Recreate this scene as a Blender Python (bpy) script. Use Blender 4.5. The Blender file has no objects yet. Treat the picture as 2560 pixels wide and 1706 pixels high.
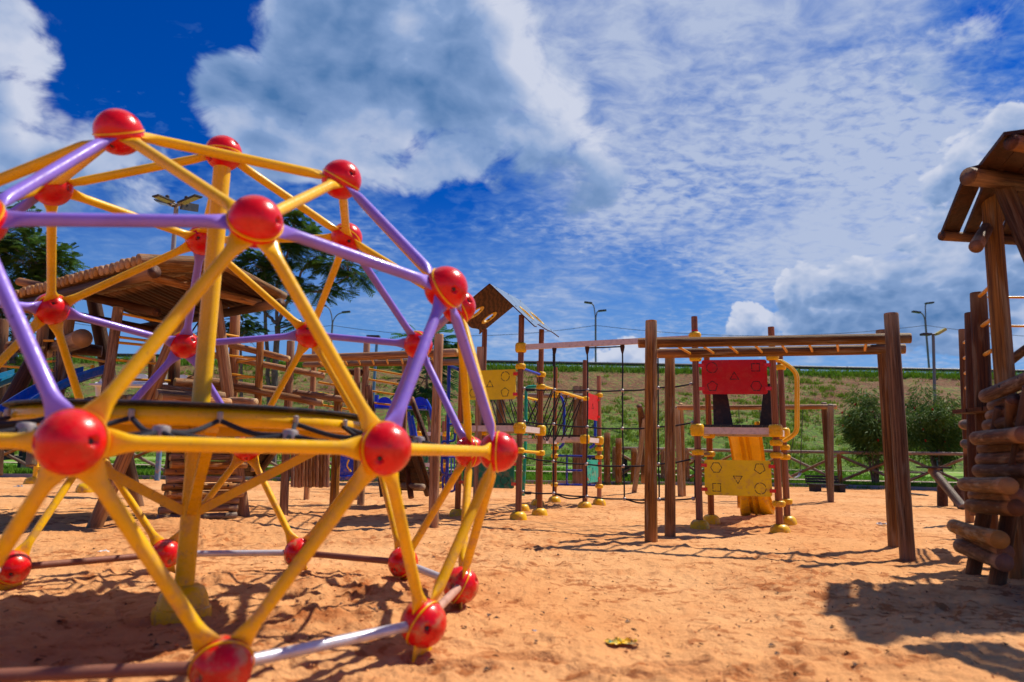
import bpy, math, random
import numpy as np
from mathutils import Vector as V, Matrix as M

random.seed(7)
rnd = random.Random(11)
S = bpy.context.scene
COL = S.collection
R = math.radians

# ------------------------------------------------------------------ camera
FPX, CX, CY = 1726.0, 1280.0, 853.0          # focal length in pixels of a 2560 px wide frame
PIT, ROL, CH = R(9.35), R(1.03), 0.9
cp, sp, cr, sr = math.cos(PIT), math.sin(PIT), math.cos(ROL), math.sin(ROL)
cd = bpy.data.cameras.new('camera')
cam = bpy.data.objects.new('camera', cd); COL.objects.link(cam)
cd.sensor_width = 36.0; cd.lens = 36.0 * FPX / 2560.0
cd.clip_start = 0.05; cd.clip_end = 3000
U = V((0, -sp, cp)); X = V((1, 0, 0)); FW = V((0, cp, sp))
right = X * cr + U * sr; up = -X * sr + U * cr
mc = M.Identity(4)
for i in range(3):
    mc[i][0] = right[i]; mc[i][1] = up[i]; mc[i][2] = -FW[i]
mc[0][3], mc[1][3], mc[2][3] = 0, 0, CH
cam.matrix_world = mc
cd.dof.use_dof = True; cd.dof.focus_distance = 9.6; cd.dof.aperture_fstop = 1.5
S.camera = cam
S.render.resolution_x = 1024; S.render.resolution_y = 682

# measuring helpers: a sight line through a photo pixel, met with the ground or with a given distance
def ray(px, py):
    a = (px - CX) / FPX; b = -(py - CY) / FPX
    x = a * cr - b * sr; u = a * sr + b * cr
    return V((x, cp - u * sp, sp + u * cp))
def G(px, py, z=0.0):
    d = ray(px, py); t = (z - CH) / d.z
    return V((d.x * t, d.y * t, z))
def P(px, py, Y):
    d = ray(px, py); t = Y / d.y
    return V((d.x * t, Y, CH + d.z * t))

# ------------------------------------------------------------------ light
SUNV = V((0.56, 0.33, 1.0)).normalized()
sun_el = math.asin(SUNV.z); sun_az = math.atan2(SUNV.x, SUNV.y)
W = bpy.data.worlds.new('World'); S.world = W; W.use_nodes = True
S.view_settings.view_transform = 'Standard'; S.view_settings.look = 'None'
S.view_settings.gamma = 1; S.view_settings.exposure = 0.22; S.view_settings.use_curve_mapping = False
sd = bpy.data.lights.new('sun', 'SUN'); sd.energy = 4.7; sd.angle = R(0.8); sd.color = (1.0, 0.92, 0.78)
so = bpy.data.objects.new('sun', sd); COL.objects.link(so)
so.rotation_euler = SUNV.to_track_quat('Z', 'Y').to_euler(); so.location = (0, 0, 30)

class NT:
    """small helper to write node trees"""
    def __init__(s, tree):
        s.t = tree; s.n = tree.nodes; s.l = tree.links; s.n.clear()
    def new(s, typ, **kw):
        n = s.n.new(typ)
        for k, v in kw.items(): setattr(n, k, v)
        return n
    def put(s, sock, v):
        if v is None: return
        if isinstance(v, bpy.types.NodeSocket): s.l.new(v, sock)
        else:
            if isinstance(v, (tuple, list)) and len(v) == 3 and sock.type == 'RGBA': v = (*v, 1)
            sock.default_value = v
    def math(s, op, a, b=None, c=None, clamp=False):
        n = s.new('ShaderNodeMath', operation=op, use_clamp=clamp)
        s.put(n.inputs[0], a); s.put(n.inputs[1], b); s.put(n.inputs[2], c)
        return n.outputs[0]
    def vmath(s, op, a, b=None, scale=None):
        n = s.new('ShaderNodeVectorMath', operation=op)
        s.put(n.inputs[0], a); s.put(n.inputs[1], b)
        if scale is not None: s.put(n.inputs['Scale'], scale)
        return n.outputs['Value'] if op in ('DOT_PRODUCT', 'LENGTH') else n.outputs[0]
    def rng(s, v, a, b, c=0.0, d=1.0, smooth=True):
        n = s.new('ShaderNodeMapRange', interpolation_type='SMOOTHSTEP' if smooth else 'LINEAR')
        for i, q in enumerate((v, a, b, c, d)): s.put(n.inputs[i], q)
        return n.outputs[0]
    def noise(s, vec, scale, detail=4, rough=0.5, dist=0.0):
        n = s.new('ShaderNodeTexNoise'); s.put(n.inputs['Vector'], vec)
        n.inputs['Scale'].default_value = scale; n.inputs['Detail'].default_value = detail
        n.inputs['Roughness'].default_value = rough; n.inputs['Distortion'].default_value = dist
        return n.outputs[0]
    def mix(s, f, a, b, mode='MIX'):
        n = s.new('ShaderNodeMix', data_type='RGBA', blend_type=mode)
        s.put(n.inputs[0], f); s.put(n.inputs[6], a); s.put(n.inputs[7], b)
        return n.outputs[2]
    def mapping(s, vec, scale=(1, 1, 1), loc=(0, 0, 0)):
        n = s.new('ShaderNodeMapping'); s.put(n.inputs['Vector'], vec)
        n.inputs['Scale'].default_value = scale; n.inputs['Location'].default_value = loc
        return n.outputs[0]

def build_sky():
    n = NT(W.node_tree)
    out = n.new('ShaderNodeOutputWorld'); bg = n.new('ShaderNodeBackground')
    n.l.new(bg.outputs[0], out.inputs[0]); bg.inputs[1].default_value = 0.086
    sky = n.new('ShaderNodeTexSky', sky_type='NISHITA'); sky.sun_disc = False
    sky.sun_elevation = sun_el; sky.sun_rotation = sun_az
    sky.air_density = 1.0; sky.dust_density = 0.4; sky.ozone_density = 3.0
    d = n.new('ShaderNodeTexCoord').outputs['Generated']
    sep = n.new('ShaderNodeSeparateXYZ'); n.l.new(d, sep.inputs[0]); dz = sep.outputs[2]
    # deep, clean blue overhead, paler low down
    hs = n.new('ShaderNodeHueSaturation'); hs.inputs['Saturation'].default_value = 1.55; hs.inputs['Value'].default_value = 0.62
    n.l.new(sky.outputs[0], hs.inputs['Color'])
    blue = n.mix(1.0, hs.outputs[0], (0.22, 0.80, 1.55), 'MULTIPLY')
    # big cumulus: soft centres in fixed directions of the sky, torn by noise
    def blob(x, y, rad, w, at=None):
        c = ray(x * 1.088, y * 1.088).normalized(); a = rad / 1600.0
        m = n.rng(n.vmath('DOT_PRODUCT', at or nd, tuple(c)), math.cos(a * 1.35), math.cos(a * 0.25))
        return n.math('MULTIPLY', m, w)
    def union(lst, at=None):
        r = blob(*lst[0], at)
        for q in lst[1:]: r = n.math('MAXIMUM', r, blob(*q, at))
        return r
    wob = n.new('ShaderNodeTexNoise'); n.put(wob.inputs['Vector'], d); wob.inputs['Scale'].default_value = 3.0
    wv = n.vmath('SCALE', n.vmath('SUBTRACT', wob.outputs[1], (0.5, 0.5, 0.5)), scale=0.07)
    nd = n.vmath('NORMALIZE', n.vmath('ADD', d, wv))
    cumL = ([(745, 85, 150, 1), (860, 50, 220, 1), (1010, 95, 200, 1), (1130, 60, 110, 1), (560, 235, 110, .95), (690, 260, 150, 1), (850, 285, 150, 1),
                 (960, 330, 110, .85), (1050, 230, 180, 1), (1160, 160, 110, 1), (1250, 290, 140, .85), (1320, 380, 125, .75), (1180, 400, 90, .6), (650, 320, 95, .85), (760, 350, 90, .75),
                 (-55, 60, 105, 1), (40, 125, 75, .8), (0, 265, 110, .95), (95, 285, 80, .85), (205, 320, 75, .8), (60, 400, 110, .7), (320, 385, 80, .6), (860, -200, 300, 1),
                 (-480, 200, 330, .9), (-1300, -200, 600, .8), (2600, -900, 600, .8), (500, -1300, 700, .8)])
    glow = union([(1190, 110, 120, 1), (960, 95, 75, .8), (1000, 20, 80, .6), (1290, 250, 90, .9), (1150, 190, 60, .5), (620, 120, 80, .5), (520, 250, 60, .5)])
    lowL = ([(1900, 710, 105, 1.0), (1990, 680, 105, 1), (2080, 700, 120, .95), (2220, 690, 150, .95), (1725, 765, 75, .9), (1400, 835, 60, .8),
                 (1440, 825, 60, .85), (1500, 850, 55, .75), (2160, 520, 95, .75), (2260, 420, 110, .8), (2380, 320, 110, .8), (2390, 560, 190, .9),
                 (2750, 640, 220, .9), (3100, 500, 260, .9)])
    cum = union(cumL); low = union(lowL)
    sn = n.vmath('NORMALIZE', n.vmath('ADD', nd, tuple(SUNV * .07)))
    cums = union(cumL[:24], sn); lows = union(lowL[:13], n.vmath('NORMALIZE', n.vmath('ADD', nd, (.012, 0, .035))))
    def billow(vec, sc, oc=4):
        """rounded puffs with creased valleys: sum of folded noises"""
        tot = None; w = 1.0; ws = 0
        for k in range(oc):
            q = n.noise(n.vmath('ADD', vec, (k * 3.7, k * 1.3, k * 5.1)), sc, 1.0, .5)
            q = n.math('MULTIPLY', n.math('ABSOLUTE', n.math('SUBTRACT', q, .5)), w * 3.2)
            tot = q if tot is None else n.math('ADD', tot, q)
            ws += w; w *= .58; sc *= 2.1
        return n.math('DIVIDE', tot, ws)
    sq = n.mapping(nd, (1, 1, 1.35))
    def shifted(e): return n.mapping(n.vmath('ADD', nd, tuple(SUNV * e)), (1, 1, 1.35))
    wisp = n.noise(n.mapping(d, (1, 1, 1.6)), 9.0, 8, .62, .6)
    soft = n.noise(n.mapping(d, (1, 1, 1.6), (5, 2, 1)), 3.2, 6, .55, .4)
    # large clouds
    b1 = billow(sq, 4.2, 5); b1s = billow(shifted(.028), 4.2, 3)
    cov1 = n.math('ADD', cum, n.math('ADD', n.math('MULTIPLY', n.math('SUBTRACT', b1, .36), .75), n.math('MULTIPLY', n.math('SUBTRACT', wisp, .5), 1.5)))
    m1 = n.rng(cov1, .32, .70)
    v1 = n.math('ADD', n.math('ADD', .45, n.math('MULTIPLY', n.rng(n.math('SUBTRACT', cum, cums), -.1, .8), .5)), n.math('MULTIPLY', n.math('SUBTRACT', b1, b1s), 1.1))
    v1 = n.math('ADD', v1, n.math('MULTIPLY', n.math('SUBTRACT', soft, .5), 1.7))
    v1 = n.math('ADD', v1, n.math('MULTIPLY', n.math('SUBTRACT', wisp, .5), .45))
    v1 = n.math('SUBTRACT', v1, n.math('MULTIPLY', n.rng(cov1, .62, 1.15), .26))
    v1 = n.math('ADD', v1, n.math('MULTIPLY', glow, .40))
    def tone(v, hi=(6.2, 6.65, 8.0)):
        a = n.mix(n.rng(v, 0.0, .55, smooth=False), (0.70, 1.8, 4.0), (2.6, 3.8, 6.3))
        return n.mix(n.rng(v, .50, 1.05, smooth=False), a, hi)
    c1 = tone(v1)
    # heaped clouds low in the sky
    b2 = billow(sq, 13.0, 4); b2s = billow(shifted(.012), 13.0, 3)
    cov2 = n.math('ADD', low, n.math('ADD', n.math('MULTIPLY', n.math('SUBTRACT', b2, .36), .9), n.math('MULTIPLY', n.math('SUBTRACT', wisp, .5), .8)))
    m2 = n.rng(cov2, .40, .56)
    v2 = n.math('ADD', n.math('ADD', .52, n.math('MULTIPLY', n.rng(n.math('SUBTRACT', low, lows), -.15, .5), .55)), n.math('MULTIPLY', n.math('SUBTRACT', b2, b2s), 1.0))
    v2 = n.math('SUBTRACT', v2, n.math('MULTIPLY', n.rng(cov2, .46, 1.05), .38))
    v2 = n.math('ADD', v2, n.math('MULTIPLY', n.math('SUBTRACT', soft, .5), 1.1))
    c2 = tone(v2)
    # small rippled clouds, a sheet high over the right half and thin streaks elsewhere
    hz = n.math('ADD', n.math('MAXIMUM', dz, 0.0), 0.16)
    pv = n.new('ShaderNodeCombineXYZ')
    n.put(pv.inputs[0], n.math('DIVIDE', sep.outputs[0], hz)); n.put(pv.inputs[1], n.math('DIVIDE', sep.outputs[1], hz))
    pl = pv.outputs[0]
    stretch = n.mapping(pl, (1, 1.25, 1))
    fine_ = n.noise(stretch, 22.0, 4, 0.58, 0.35); coarse = n.noise(stretch, 9.0, 5, 0.6, 0.5)
    patch = n.noise(pl, 1.5, 5, 0.6, 0.5); kind = n.rng(n.noise(pl, 1.1, 3, .5), .38, .62)
    cells = n.mix(kind, fine_, coarse)
    sheet = union([(1720, 110, 640, 1.3), (2100, 240, 560, 1.3), (1450, 330, 380, .95), (1600, 420, 380, .95), (1900, 480, 430, .95), (1350, 690, 420, .95),
                   (2600, 200, 600, .9), (3200, 0, 900, .9), (700, 760, 420, .62), (300, 620, 300, .46), (1000, 640, 260, .6), (1500, -700, 800, .8)])
    hole = union([(2370, 20, 150, .75), (1130, 480, 170, .32), (1500, 700, 130, .2)])
    sh = n.math('SUBTRACT', n.math('ADD', sheet, n.math('MULTIPLY', n.math('SUBTRACT', patch, .5), 1.5)), hole)
    ac = n.math('ADD', n.math('MULTIPLY', sh, 0.66), n.math('MULTIPLY', n.math('SUBTRACT', cells, 0.5), 1.15))
    m3 = n.math('MULTIPLY', n.rng(ac, 0.14, 0.92, smooth=False), 0.93)
    c3 = n.mix(n.rng(ac, 0.3, 0.95), (1.6, 3.2, 6.3), (4.7, 5.5, 7.3))
    veil = n.math('MULTIPLY', n.rng(dz, 0.38, 0.0), 0.74)
    col = n.mix(veil, blue, (2.4, 4.6, 7.7))
    col = n.mix(m3, col, c3)
    col = n.mix(n.math('MULTIPLY', m1, .97), col, c1)
    col = n.mix(n.math('MULTIPLY', m2, .95), col, c2)
    n.l.new(col, bg.inputs[0])
build_sky()

# ------------------------------------------------------------------ materials
def principled(name):
    m = bpy.data.materials.new(name); m.use_nodes = True
    n = NT(m.node_tree); o = n.new('ShaderNodeOutputMaterial'); b = n.new('ShaderNodeBsdfPrincipled')
    n.l.new(b.outputs[0], o.inputs[0]); return m, n, b
def bump(n, b, h, dist, strength=1.0):
    k = n.new('ShaderNodeBump'); k.inputs['Strength'].default_value = strength; k.inputs['Distance'].default_value = dist
    n.l.new(h, k.inputs['Height']); n.l.new(k.outputs[0], b.inputs['Normal'])
def coords(n):
    t = n.new('ShaderNodeTexCoord'); i = n.new('ShaderNodeObjectInfo')
    off = n.vmath('SCALE', (17.0, 9.0, 23.0), scale=i.outputs['Random'])
    return n.vmath('ADD', t.outputs['Object'], off), i.outputs['Random']
def paint(name, c, rough=0.3, dirt=0.35, coat=0.0, scale=7.0, metal=0.0, dcol=(0.30, 0.14, 0.06)):
    m, n, b = principled(name); v, r = coords(n)
    a = n.noise(v, scale, 5, .6); f = n.noise(v, scale * 9, 3, .6)
    c2 = tuple(x * 0.86 for x in c)
    col = n.mix(n.rng(a, .35, .7), c, c2)
    col = n.mix(n.math('MULTIPLY', n.rng(n.math('ADD', n.math('MULTIPLY', a, .6), n.math('MULTIPLY', f, .4)), .54, .66), dirt), col, dcol)
    if dirt < .3:       # sandy smears low down, where feet and sand reach
        gp = n.new('ShaderNodeNewGeometry'); sz = n.new('ShaderNodeSeparateXYZ'); n.l.new(gp.outputs['Position'], sz.inputs[0])
        sm_ = n.math('MULTIPLY', n.rng(sz.outputs[2], 1.1, .05, .10, .75), n.rng(n.noise(gp.outputs['Position'], 11, 6, .7), .46, .66))
        col = n.mix(sm_, col, (.50, .25, .11))
        sc_ = n.noise(n.mapping(gp.outputs['Position'], (1, 1, 1)), 34, 3, .7)
        col = n.mix(n.rng(sc_, .665, .70, 0, .5), col, tuple(x * .3 + .03 for x in c))
    n.l.new(col, b.inputs['Base Color']); b.inputs['Metallic'].default_value = metal
    n.l.new(n.rng(f, .3, .7, rough * .8, min(1, rough * 1.5)), b.inputs['Roughness'])
    b.inputs['Specular IOR Level'].default_value = .32; b.inputs['Coat Weight'].default_value = coat * .45; b.inputs['Coat Roughness'].default_value = 0.1
    bump(n, b, f, 0.0015, .35)
    return m
def wood(name, c1, c2, c3, sc=(1.6, 1.6, 1.1), crack=0.8, rough=.6, ends=True):
    """round logs: object space is scaled so that z runs along the log from 0 to 1"""
    m, n, b = principled(name); v, r = coords(n)
    g = n.noise(n.mapping(v, sc), 2.2, 7, .62, .3)
    fine = n.noise(n.mapping(v, (sc[0] * 7, sc[1] * 7, sc[2] * 2.2)), 2.0, 5, .6)
    blot = n.noise(n.mapping(v, (.8, .8, 3.5)), 1.6, 3, .5)
    col = n.mix(n.rng(g, .32, .68), c1, c2)
    col = n.mix(n.math('MULTIPLY', n.rng(blot, .5, .72), .7), col, c3)
    cr_ = n.noise(n.mapping(v, (4.2, 4.2, .8)), 2.0, 2, .5)
    ck = n.math('MULTIPLY', n.rng(n.math('ABSOLUTE', n.math('SUBTRACT', cr_, .5)), .022, .004), crack)
    col = n.mix(n.math('MULTIPLY', n.rng(fine, .4, .75), .45), col, tuple(x * .4 for x in c2))
    col = n.mix(ck, col, (.02, .010, .006))
    vo = n.new('ShaderNodeTexVoronoi'); n.put(vo.inputs['Vector'], n.mapping(v, (1.0, 1.0, 5.5))); vo.inputs['Scale'].default_value = 1.0
    knot = n.rng(vo.outputs[0], .16, .07)
    col = n.mix(n.math('MULTIPLY', knot, .7), col, (.05, .02, .01))
    if ends:
        tc_ = n.new('ShaderNodeTexCoord'); so_ = n.new('ShaderNodeSeparateXYZ'); n.l.new(tc_.outputs['Object'], so_.inputs[0])
        top = n.rng(n.math('ADD', so_.outputs[2], n.math('MULTIPLY', n.math('SUBTRACT', fine, .5), .25)), .86, 1.0, 0, .55)
        col = n.mix(top, col, tuple(x * 1.15 for x in c3))
        foot = n.rng(n.math('ADD', so_.outputs[2], n.math('MULTIPLY', n.math('SUBTRACT', fine, .5), .12)), .17, .05, 0, .55)
        col = n.mix(foot, col, (.50, .24, .10))
        sn_ = n.new('ShaderNodeSeparateXYZ'); n.l.new(tc_.outputs['Normal'], sn_.inputs[0])
        rad = n.math('SQRT', n.math('ADD', n.math('POWER', so_.outputs[0], 2.0), n.math('POWER', so_.outputs[1], 2.0)))
        ring = n.math('SINE', n.math('ADD', n.math('MULTIPLY', rad, 46.0), n.math('MULTIPLY', g, 6.0)))
        sawn = n.mix(n.rng(ring, -1, 1), tuple(min(.6, x * 1.5 + .06) for x in c1), tuple(x * 1.0 for x in c1))
        col = n.mix(n.rng(n.math('ABSOLUTE', sn_.outputs[2]), .85, .95), col, sawn)
    hv = n.new('ShaderNodeHueSaturation'); n.put(hv.inputs['Value'], n.rng(r, 0, 1, .72, 1.3, False)); n.put(hv.inputs['Saturation'], n.rng(n.math('FRACT', n.math('MULTIPLY', r, 7.3)), 0, 1, .82, 1.12, False)); n.l.new(col, hv.inputs['Color'])
    n.l.new(hv.outputs[0], b.inputs['Base Color']); b.inputs['Roughness'].default_value = rough; b.inputs['Specular IOR Level'].default_value = .25
    h = n.math('SUBTRACT', n.math('ADD', n.math('MULTIPLY', fine, .5), n.math('MULTIPLY', g, .6)), n.math('MULTIPLY', ck, 1.2))
    bump(n, b, h, 0.006, .8)
    return m
MAT = {}
MAT['log'] = wood('log_wood', (.38, .180, .050), (.115, .047, .013), (.44, .35, .22), (1.6, 1.6, 1.6))
MAT['log_brown'] = wood('log_wood_brown', (.16, .062, .021), (.050, .017, .007), (.30, .20, .12), (1.6, 1.6, 1.6))
MAT['log_orange'] = wood('log_wood_orange', (.55, .255, .080), (.24, .092, .028), (.56, .38, .23), (1.6, 1.6, 1.4))
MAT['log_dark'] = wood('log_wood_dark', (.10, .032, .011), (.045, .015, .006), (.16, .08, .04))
MAT['log_grey'] = wood('log_wood_grey', (.30, .22, .15), (.19, .12, .075), (.36, .31, .26))
MAT['plank'] = wood('plank_wood', (.095, .032, .012), (.042, .015, .006), (.09, .045, .024), (7, 7, 7), crack=.4, ends=False)
MAT['resin'] = wood('wood_plastic_post', (.54, .20, .070), (.17, .050, .018), (.42, .19, .09), (2.4, 2.4, .7), .35, .38, False)
MAT['deckwood'] = paint('pale_grained_beam', (.74, .62, .56), .5, .5, 0, 22, dcol=(.30, .18, .12))
MAT['yellow'] = paint('yellow_paint', (.95, .53, .002), .27, .14, .35, 5)
MAT['rungyel'] = paint('rung_yellow', (.80, .36, .02), .35, .5, .1, 16, dcol=(.22, .05, .02))
MAT['yplastic'] = paint('yellow_plastic', (.95, .56, .002), .33, .10, .2, 5)
MAT['ypanel'] = paint('yellow_panel', (.96, .72, .004), .42, .08, .1, 3)
MAT['red'] = paint('red_gloss', (.78, .004, .005), .22, .08, .6, 4, dcol=(.35, .06, .04))
MAT['rpanel'] = paint('red_panel', (.66, .002, .004), .38, .03, .1, 3)
MAT['purple'] = paint('purple_paint', (.30, .19, .76), .34, .12, .3, 5)
MAT['green'] = paint('green_panel', (.0, .20, .10), .4, .05, .1, 4)
MAT['teal'] = paint('teal_panel', (.0, .42, .30), .4, .05, .1, 4)
MAT['blue'] = paint('blue_paint', (.004, .05, .55), .3, .08, .3, 5)
MAT['slideblue'] = paint('blue_slide', (.0, .12, .62), .28, .06, .3, 2)
MAT['slideteal'] = paint('pale_blue_slide', (.01, .22, .42), .35, .1, .2, 2)
MAT['bluepole'] = paint('blue_pole', (.10, .24, .40), .5, .2, 0, 3)
MAT['black'] = paint('black_plastic', (.012, .012, .014), .4, .12, .1, 5, dcol=(.1, .06, .04))
MAT['rope'] = paint('black_rope', (.022, .024, .034), .8, .3, 0, 60, dcol=(.16, .11, .08))
MAT['steel'] = paint('dull_steel', (.42, .38, .36), .42, .4, 0, 20, .5, dcol=(.25, .16, .12))
MAT['galv'] = paint('galvanised_bar', (.62, .60, .66), .38, .45, 0, 12, .35, dcol=(.40, .22, .14))
MAT['rust'] = paint('brown_worn_bar', (.26, .105, .070), .5, .5, 0, 14, .15, dcol=(.40, .20, .12))
MAT['pink'] = paint('faded_pinkish_bar', (.58, .34, .26), .45, .5, 0, 14, .2, dcol=(.35, .16, .1))
MAT['white'] = paint('white_paint', (.72, .70, .68), .4, .2, .1, 4)
MAT['pole'] = paint('grey_pole', (.16, .17, .19), .5, .2, 0, 3, .3)
MAT['palepole'] = paint('pale_pole', (.30, .29, .28), .5, .3, 0, 3, .2)
MAT['darkmetal'] = paint('dark_metal', (.045, .05, .06), .5, .2, 0, 3, .3)
MAT['concrete'] = paint('concrete', (.34, .30, .27), .85, .4, 0, 2)
MAT['bark'] = wood('bark', (.24, .19, .15), (.12, .09, .07), (.30, .26, .22), (6, 6, 2), .5, .85, False)
MAT['benchwood'] = paint('weathered_dark_boards', (.035, .03, .032), .7, .4, 0, 12, dcol=(.1, .08, .07))
MAT['glass'] = paint('lamp_glass', (.34, .30, .19), .2, .1, .3, 3)
MAT['beltyel'] = paint('lamp_head_yellow', (.45, .42, .10), .4, .2, .1, 3)

def leafmat(name, a, b_, c=None):
    m, n, b = principled(name); t = n.new('ShaderNodeTexCoord')
    r = n.new('ShaderNodeNewGeometry').outputs['Random Per Island']
    f = n.noise(t.outputs['Object'], 1.4, 3, .6)
    col = n.mix(n.rng(r, 0, 1, smooth=False), a, b_)
    col = n.mix(n.math('MULTIPLY', n.rng(f, .5, .7), .6), col, c or b_)
    n.l.new(col, b.inputs['Base Color']); b.inputs['Roughness'].default_value = .6; b.inputs['Specular IOR Level'].default_value = .15
    b.inputs['Subsurface Weight'].default_value = 0.0
    tr = n.new('ShaderNodeBsdfTranslucent'); n.l.new(col, tr.inputs[0])
    mx = n.new('ShaderNodeMixShader'); mx.inputs[0].default_value = .3
    out = [q for q in n.n if q.type == 'OUTPUT_MATERIAL'][0]
    n.l.new(b.outputs[0], mx.inputs[1]); n.l.new(tr.outputs[0], mx.inputs[2]); n.l.new(mx.outputs[0], out.inputs[0])
    return m
MAT['leaf_dark'] = leafmat('leaf_dark', (.020, .060, .020), (.045, .10, .022), (.07, .12, .02))
MAT['leaf_mid'] = leafmat('leaf_mid', (.035, .10, .022), (.075, .15, .025), (.10, .15, .02))
MAT['leaf_fern'] = leafmat('leaf_fern', (.03, .12, .05), (.06, .20, .05))
MAT['leaf_bush'] = leafmat('leaf_bush', (.045, .115, .020), (.12, .19, .030), (.03, .08, .02))
MAT['flower'] = leafmat('flower_red', (.45, .02, .02), (.30, .01, .01))
MAT['grass'] = leafmat('grass_blade', (.09, .23, .014), (.17, .30, .02), (.19, .23, .04))
MAT['weed'] = leafmat('weed_blade', (.15, .28, .018), (.23, .30, .03), (.22, .20, .05))

def sandmat():
    m, n, b = principled('sand'); t = n.new('ShaderNodeTexCoord').outputs['Object']
    big = n.noise(t, .35, 4, .55); mid = n.noise(n.mapping(t, (1, 1.1, 1)), 2.6, 6, .62, .4)
    sm = n.noise(n.mapping(t, (1, 1.0, 1)), 13, 5, .65, .3); gr = n.noise(t, 220, 3, .6)
    col = n.mix(n.rng(big, .35, .65), (.74, .385, .165), (.67, .305, .112))
    col = n.mix(n.rng(mid, .50, .74, 0, .6), col, (.50, .18, .055))
    st = n.noise(n.mapping(t, (.8, .9, 1)), 9.5, 6, .66, .3); gate = n.noise(t, 1.1, 3, .55)
    clump = n.math('ADD', n.math('MULTIPLY', st, 1.0), n.math('MULTIPLY', n.math('SUBTRACT', gate, .5), .55))
    col = n.mix(n.rng(clump, .560, .62, 0, .80), col, (.34, .10, .026))
    col = n.mix(n.rng(gr, .45, .75, 0, .22), col, (.78, .48, .26))
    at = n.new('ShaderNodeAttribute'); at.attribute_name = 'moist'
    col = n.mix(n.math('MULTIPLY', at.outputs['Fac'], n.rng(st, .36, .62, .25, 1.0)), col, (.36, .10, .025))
    n.l.new(col, b.inputs['Base Color']); b.inputs['Roughness'].default_value = .95
    b.inputs['Specular IOR Level'].default_value = .1
    h = n.math('ADD', n.math('ADD', n.math('MULTIPLY', sm, .8), n.math('MULTIPLY', st, 1.1)), n.math('ADD', n.math('MULTIPLY', mid, 1.4), n.math('MULTIPLY', gr, .10)))
    bump(n, b, h, .035, .9)
    return m
MAT['sand'] = sandmat()
def lawnmat():
    m, n, b = principled('lawn'); t = n.new('ShaderNodeTexCoord').outputs['Object']
    a = n.noise(t, .35, 5, .6); f = n.noise(t, 9, 5, .7)
    col = n.mix(n.rng(a, .38, .62), (.12, .30, .018), (.19, .33, .028))
    col = n.mix(n.rng(f, .5, .75, 0, .6), col, (.035, .10, .012))
    col = n.mix(n.rng(n.noise(t, 1.3, 4, .6), .60, .72, 0, .6), col, (.30, .20, .09))
    n.l.new(col, b.inputs['Base Color']); b.inputs['Roughness'].default_value = .9
    bump(n, b, f, .06, .9); return m
MAT['lawn'] = lawnmat()
def bankmat():
    m, n, b = principled('bank_soil'); t = n.new('ShaderNodeTexCoord').outputs['Object']
    a = n.noise(n.mapping(t, (1, 1, 1.5)), .22, 5, .6, .4)
    tu = n.noise(n.mapping(t, (1.0, 1.3, 2.6)), 2.9, 5, .68, .2)
    f = n.noise(n.mapping(t, (1, 1, 2)), 3.2, 7, .72)
    soil = n.mix(n.rng(f, .35, .7), (.24, .098, .034), (.10, .038, .014))
    straw = n.mix(n.rng(f, .4, .7), (.27, .15, .05), (.11, .06, .02))
    col = n.mix(n.rng(a, .38, .62), soil, straw)
    sep = n.new('ShaderNodeSeparateXYZ'); n.l.new(t, sep.inputs[0])
    lowg = n.rng(sep.outputs[2], 6.0, 0.4, .015, .22)
    lowg = n.math('ADD', lowg, n.rng(sep.outputs[0], -22, -40, 0, .12))
    g = n.rng(n.math('ADD', tu, n.math('ADD', lowg, n.math('MULTIPLY', n.math('SUBTRACT', a, .5), .22))), .560, .615)
    gc = n.mix(n.rng(f, .35, .65), (.17, .29, .02), (.06, .12, .012))
    col = n.mix(g, col, gc)
    topg = n.rng(n.math('ADD', sep.outputs[2], n.math('MULTIPLY', tu, 1.3)), 7.95, 8.3)
    col = n.mix(topg, col, gc)
    n.l.new(col, b.inputs['Base Color']); b.inputs['Roughness'].default_value = .95
    bump(n, b, n.math('ADD', tu, n.math('MULTIPLY', f, .5)), .3, .9); return m
MAT['bank'] = bankmat()
MAT['path'] = paint('path_paving', (.44, .33, .27), .9, .35, 0, 1.2)

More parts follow.
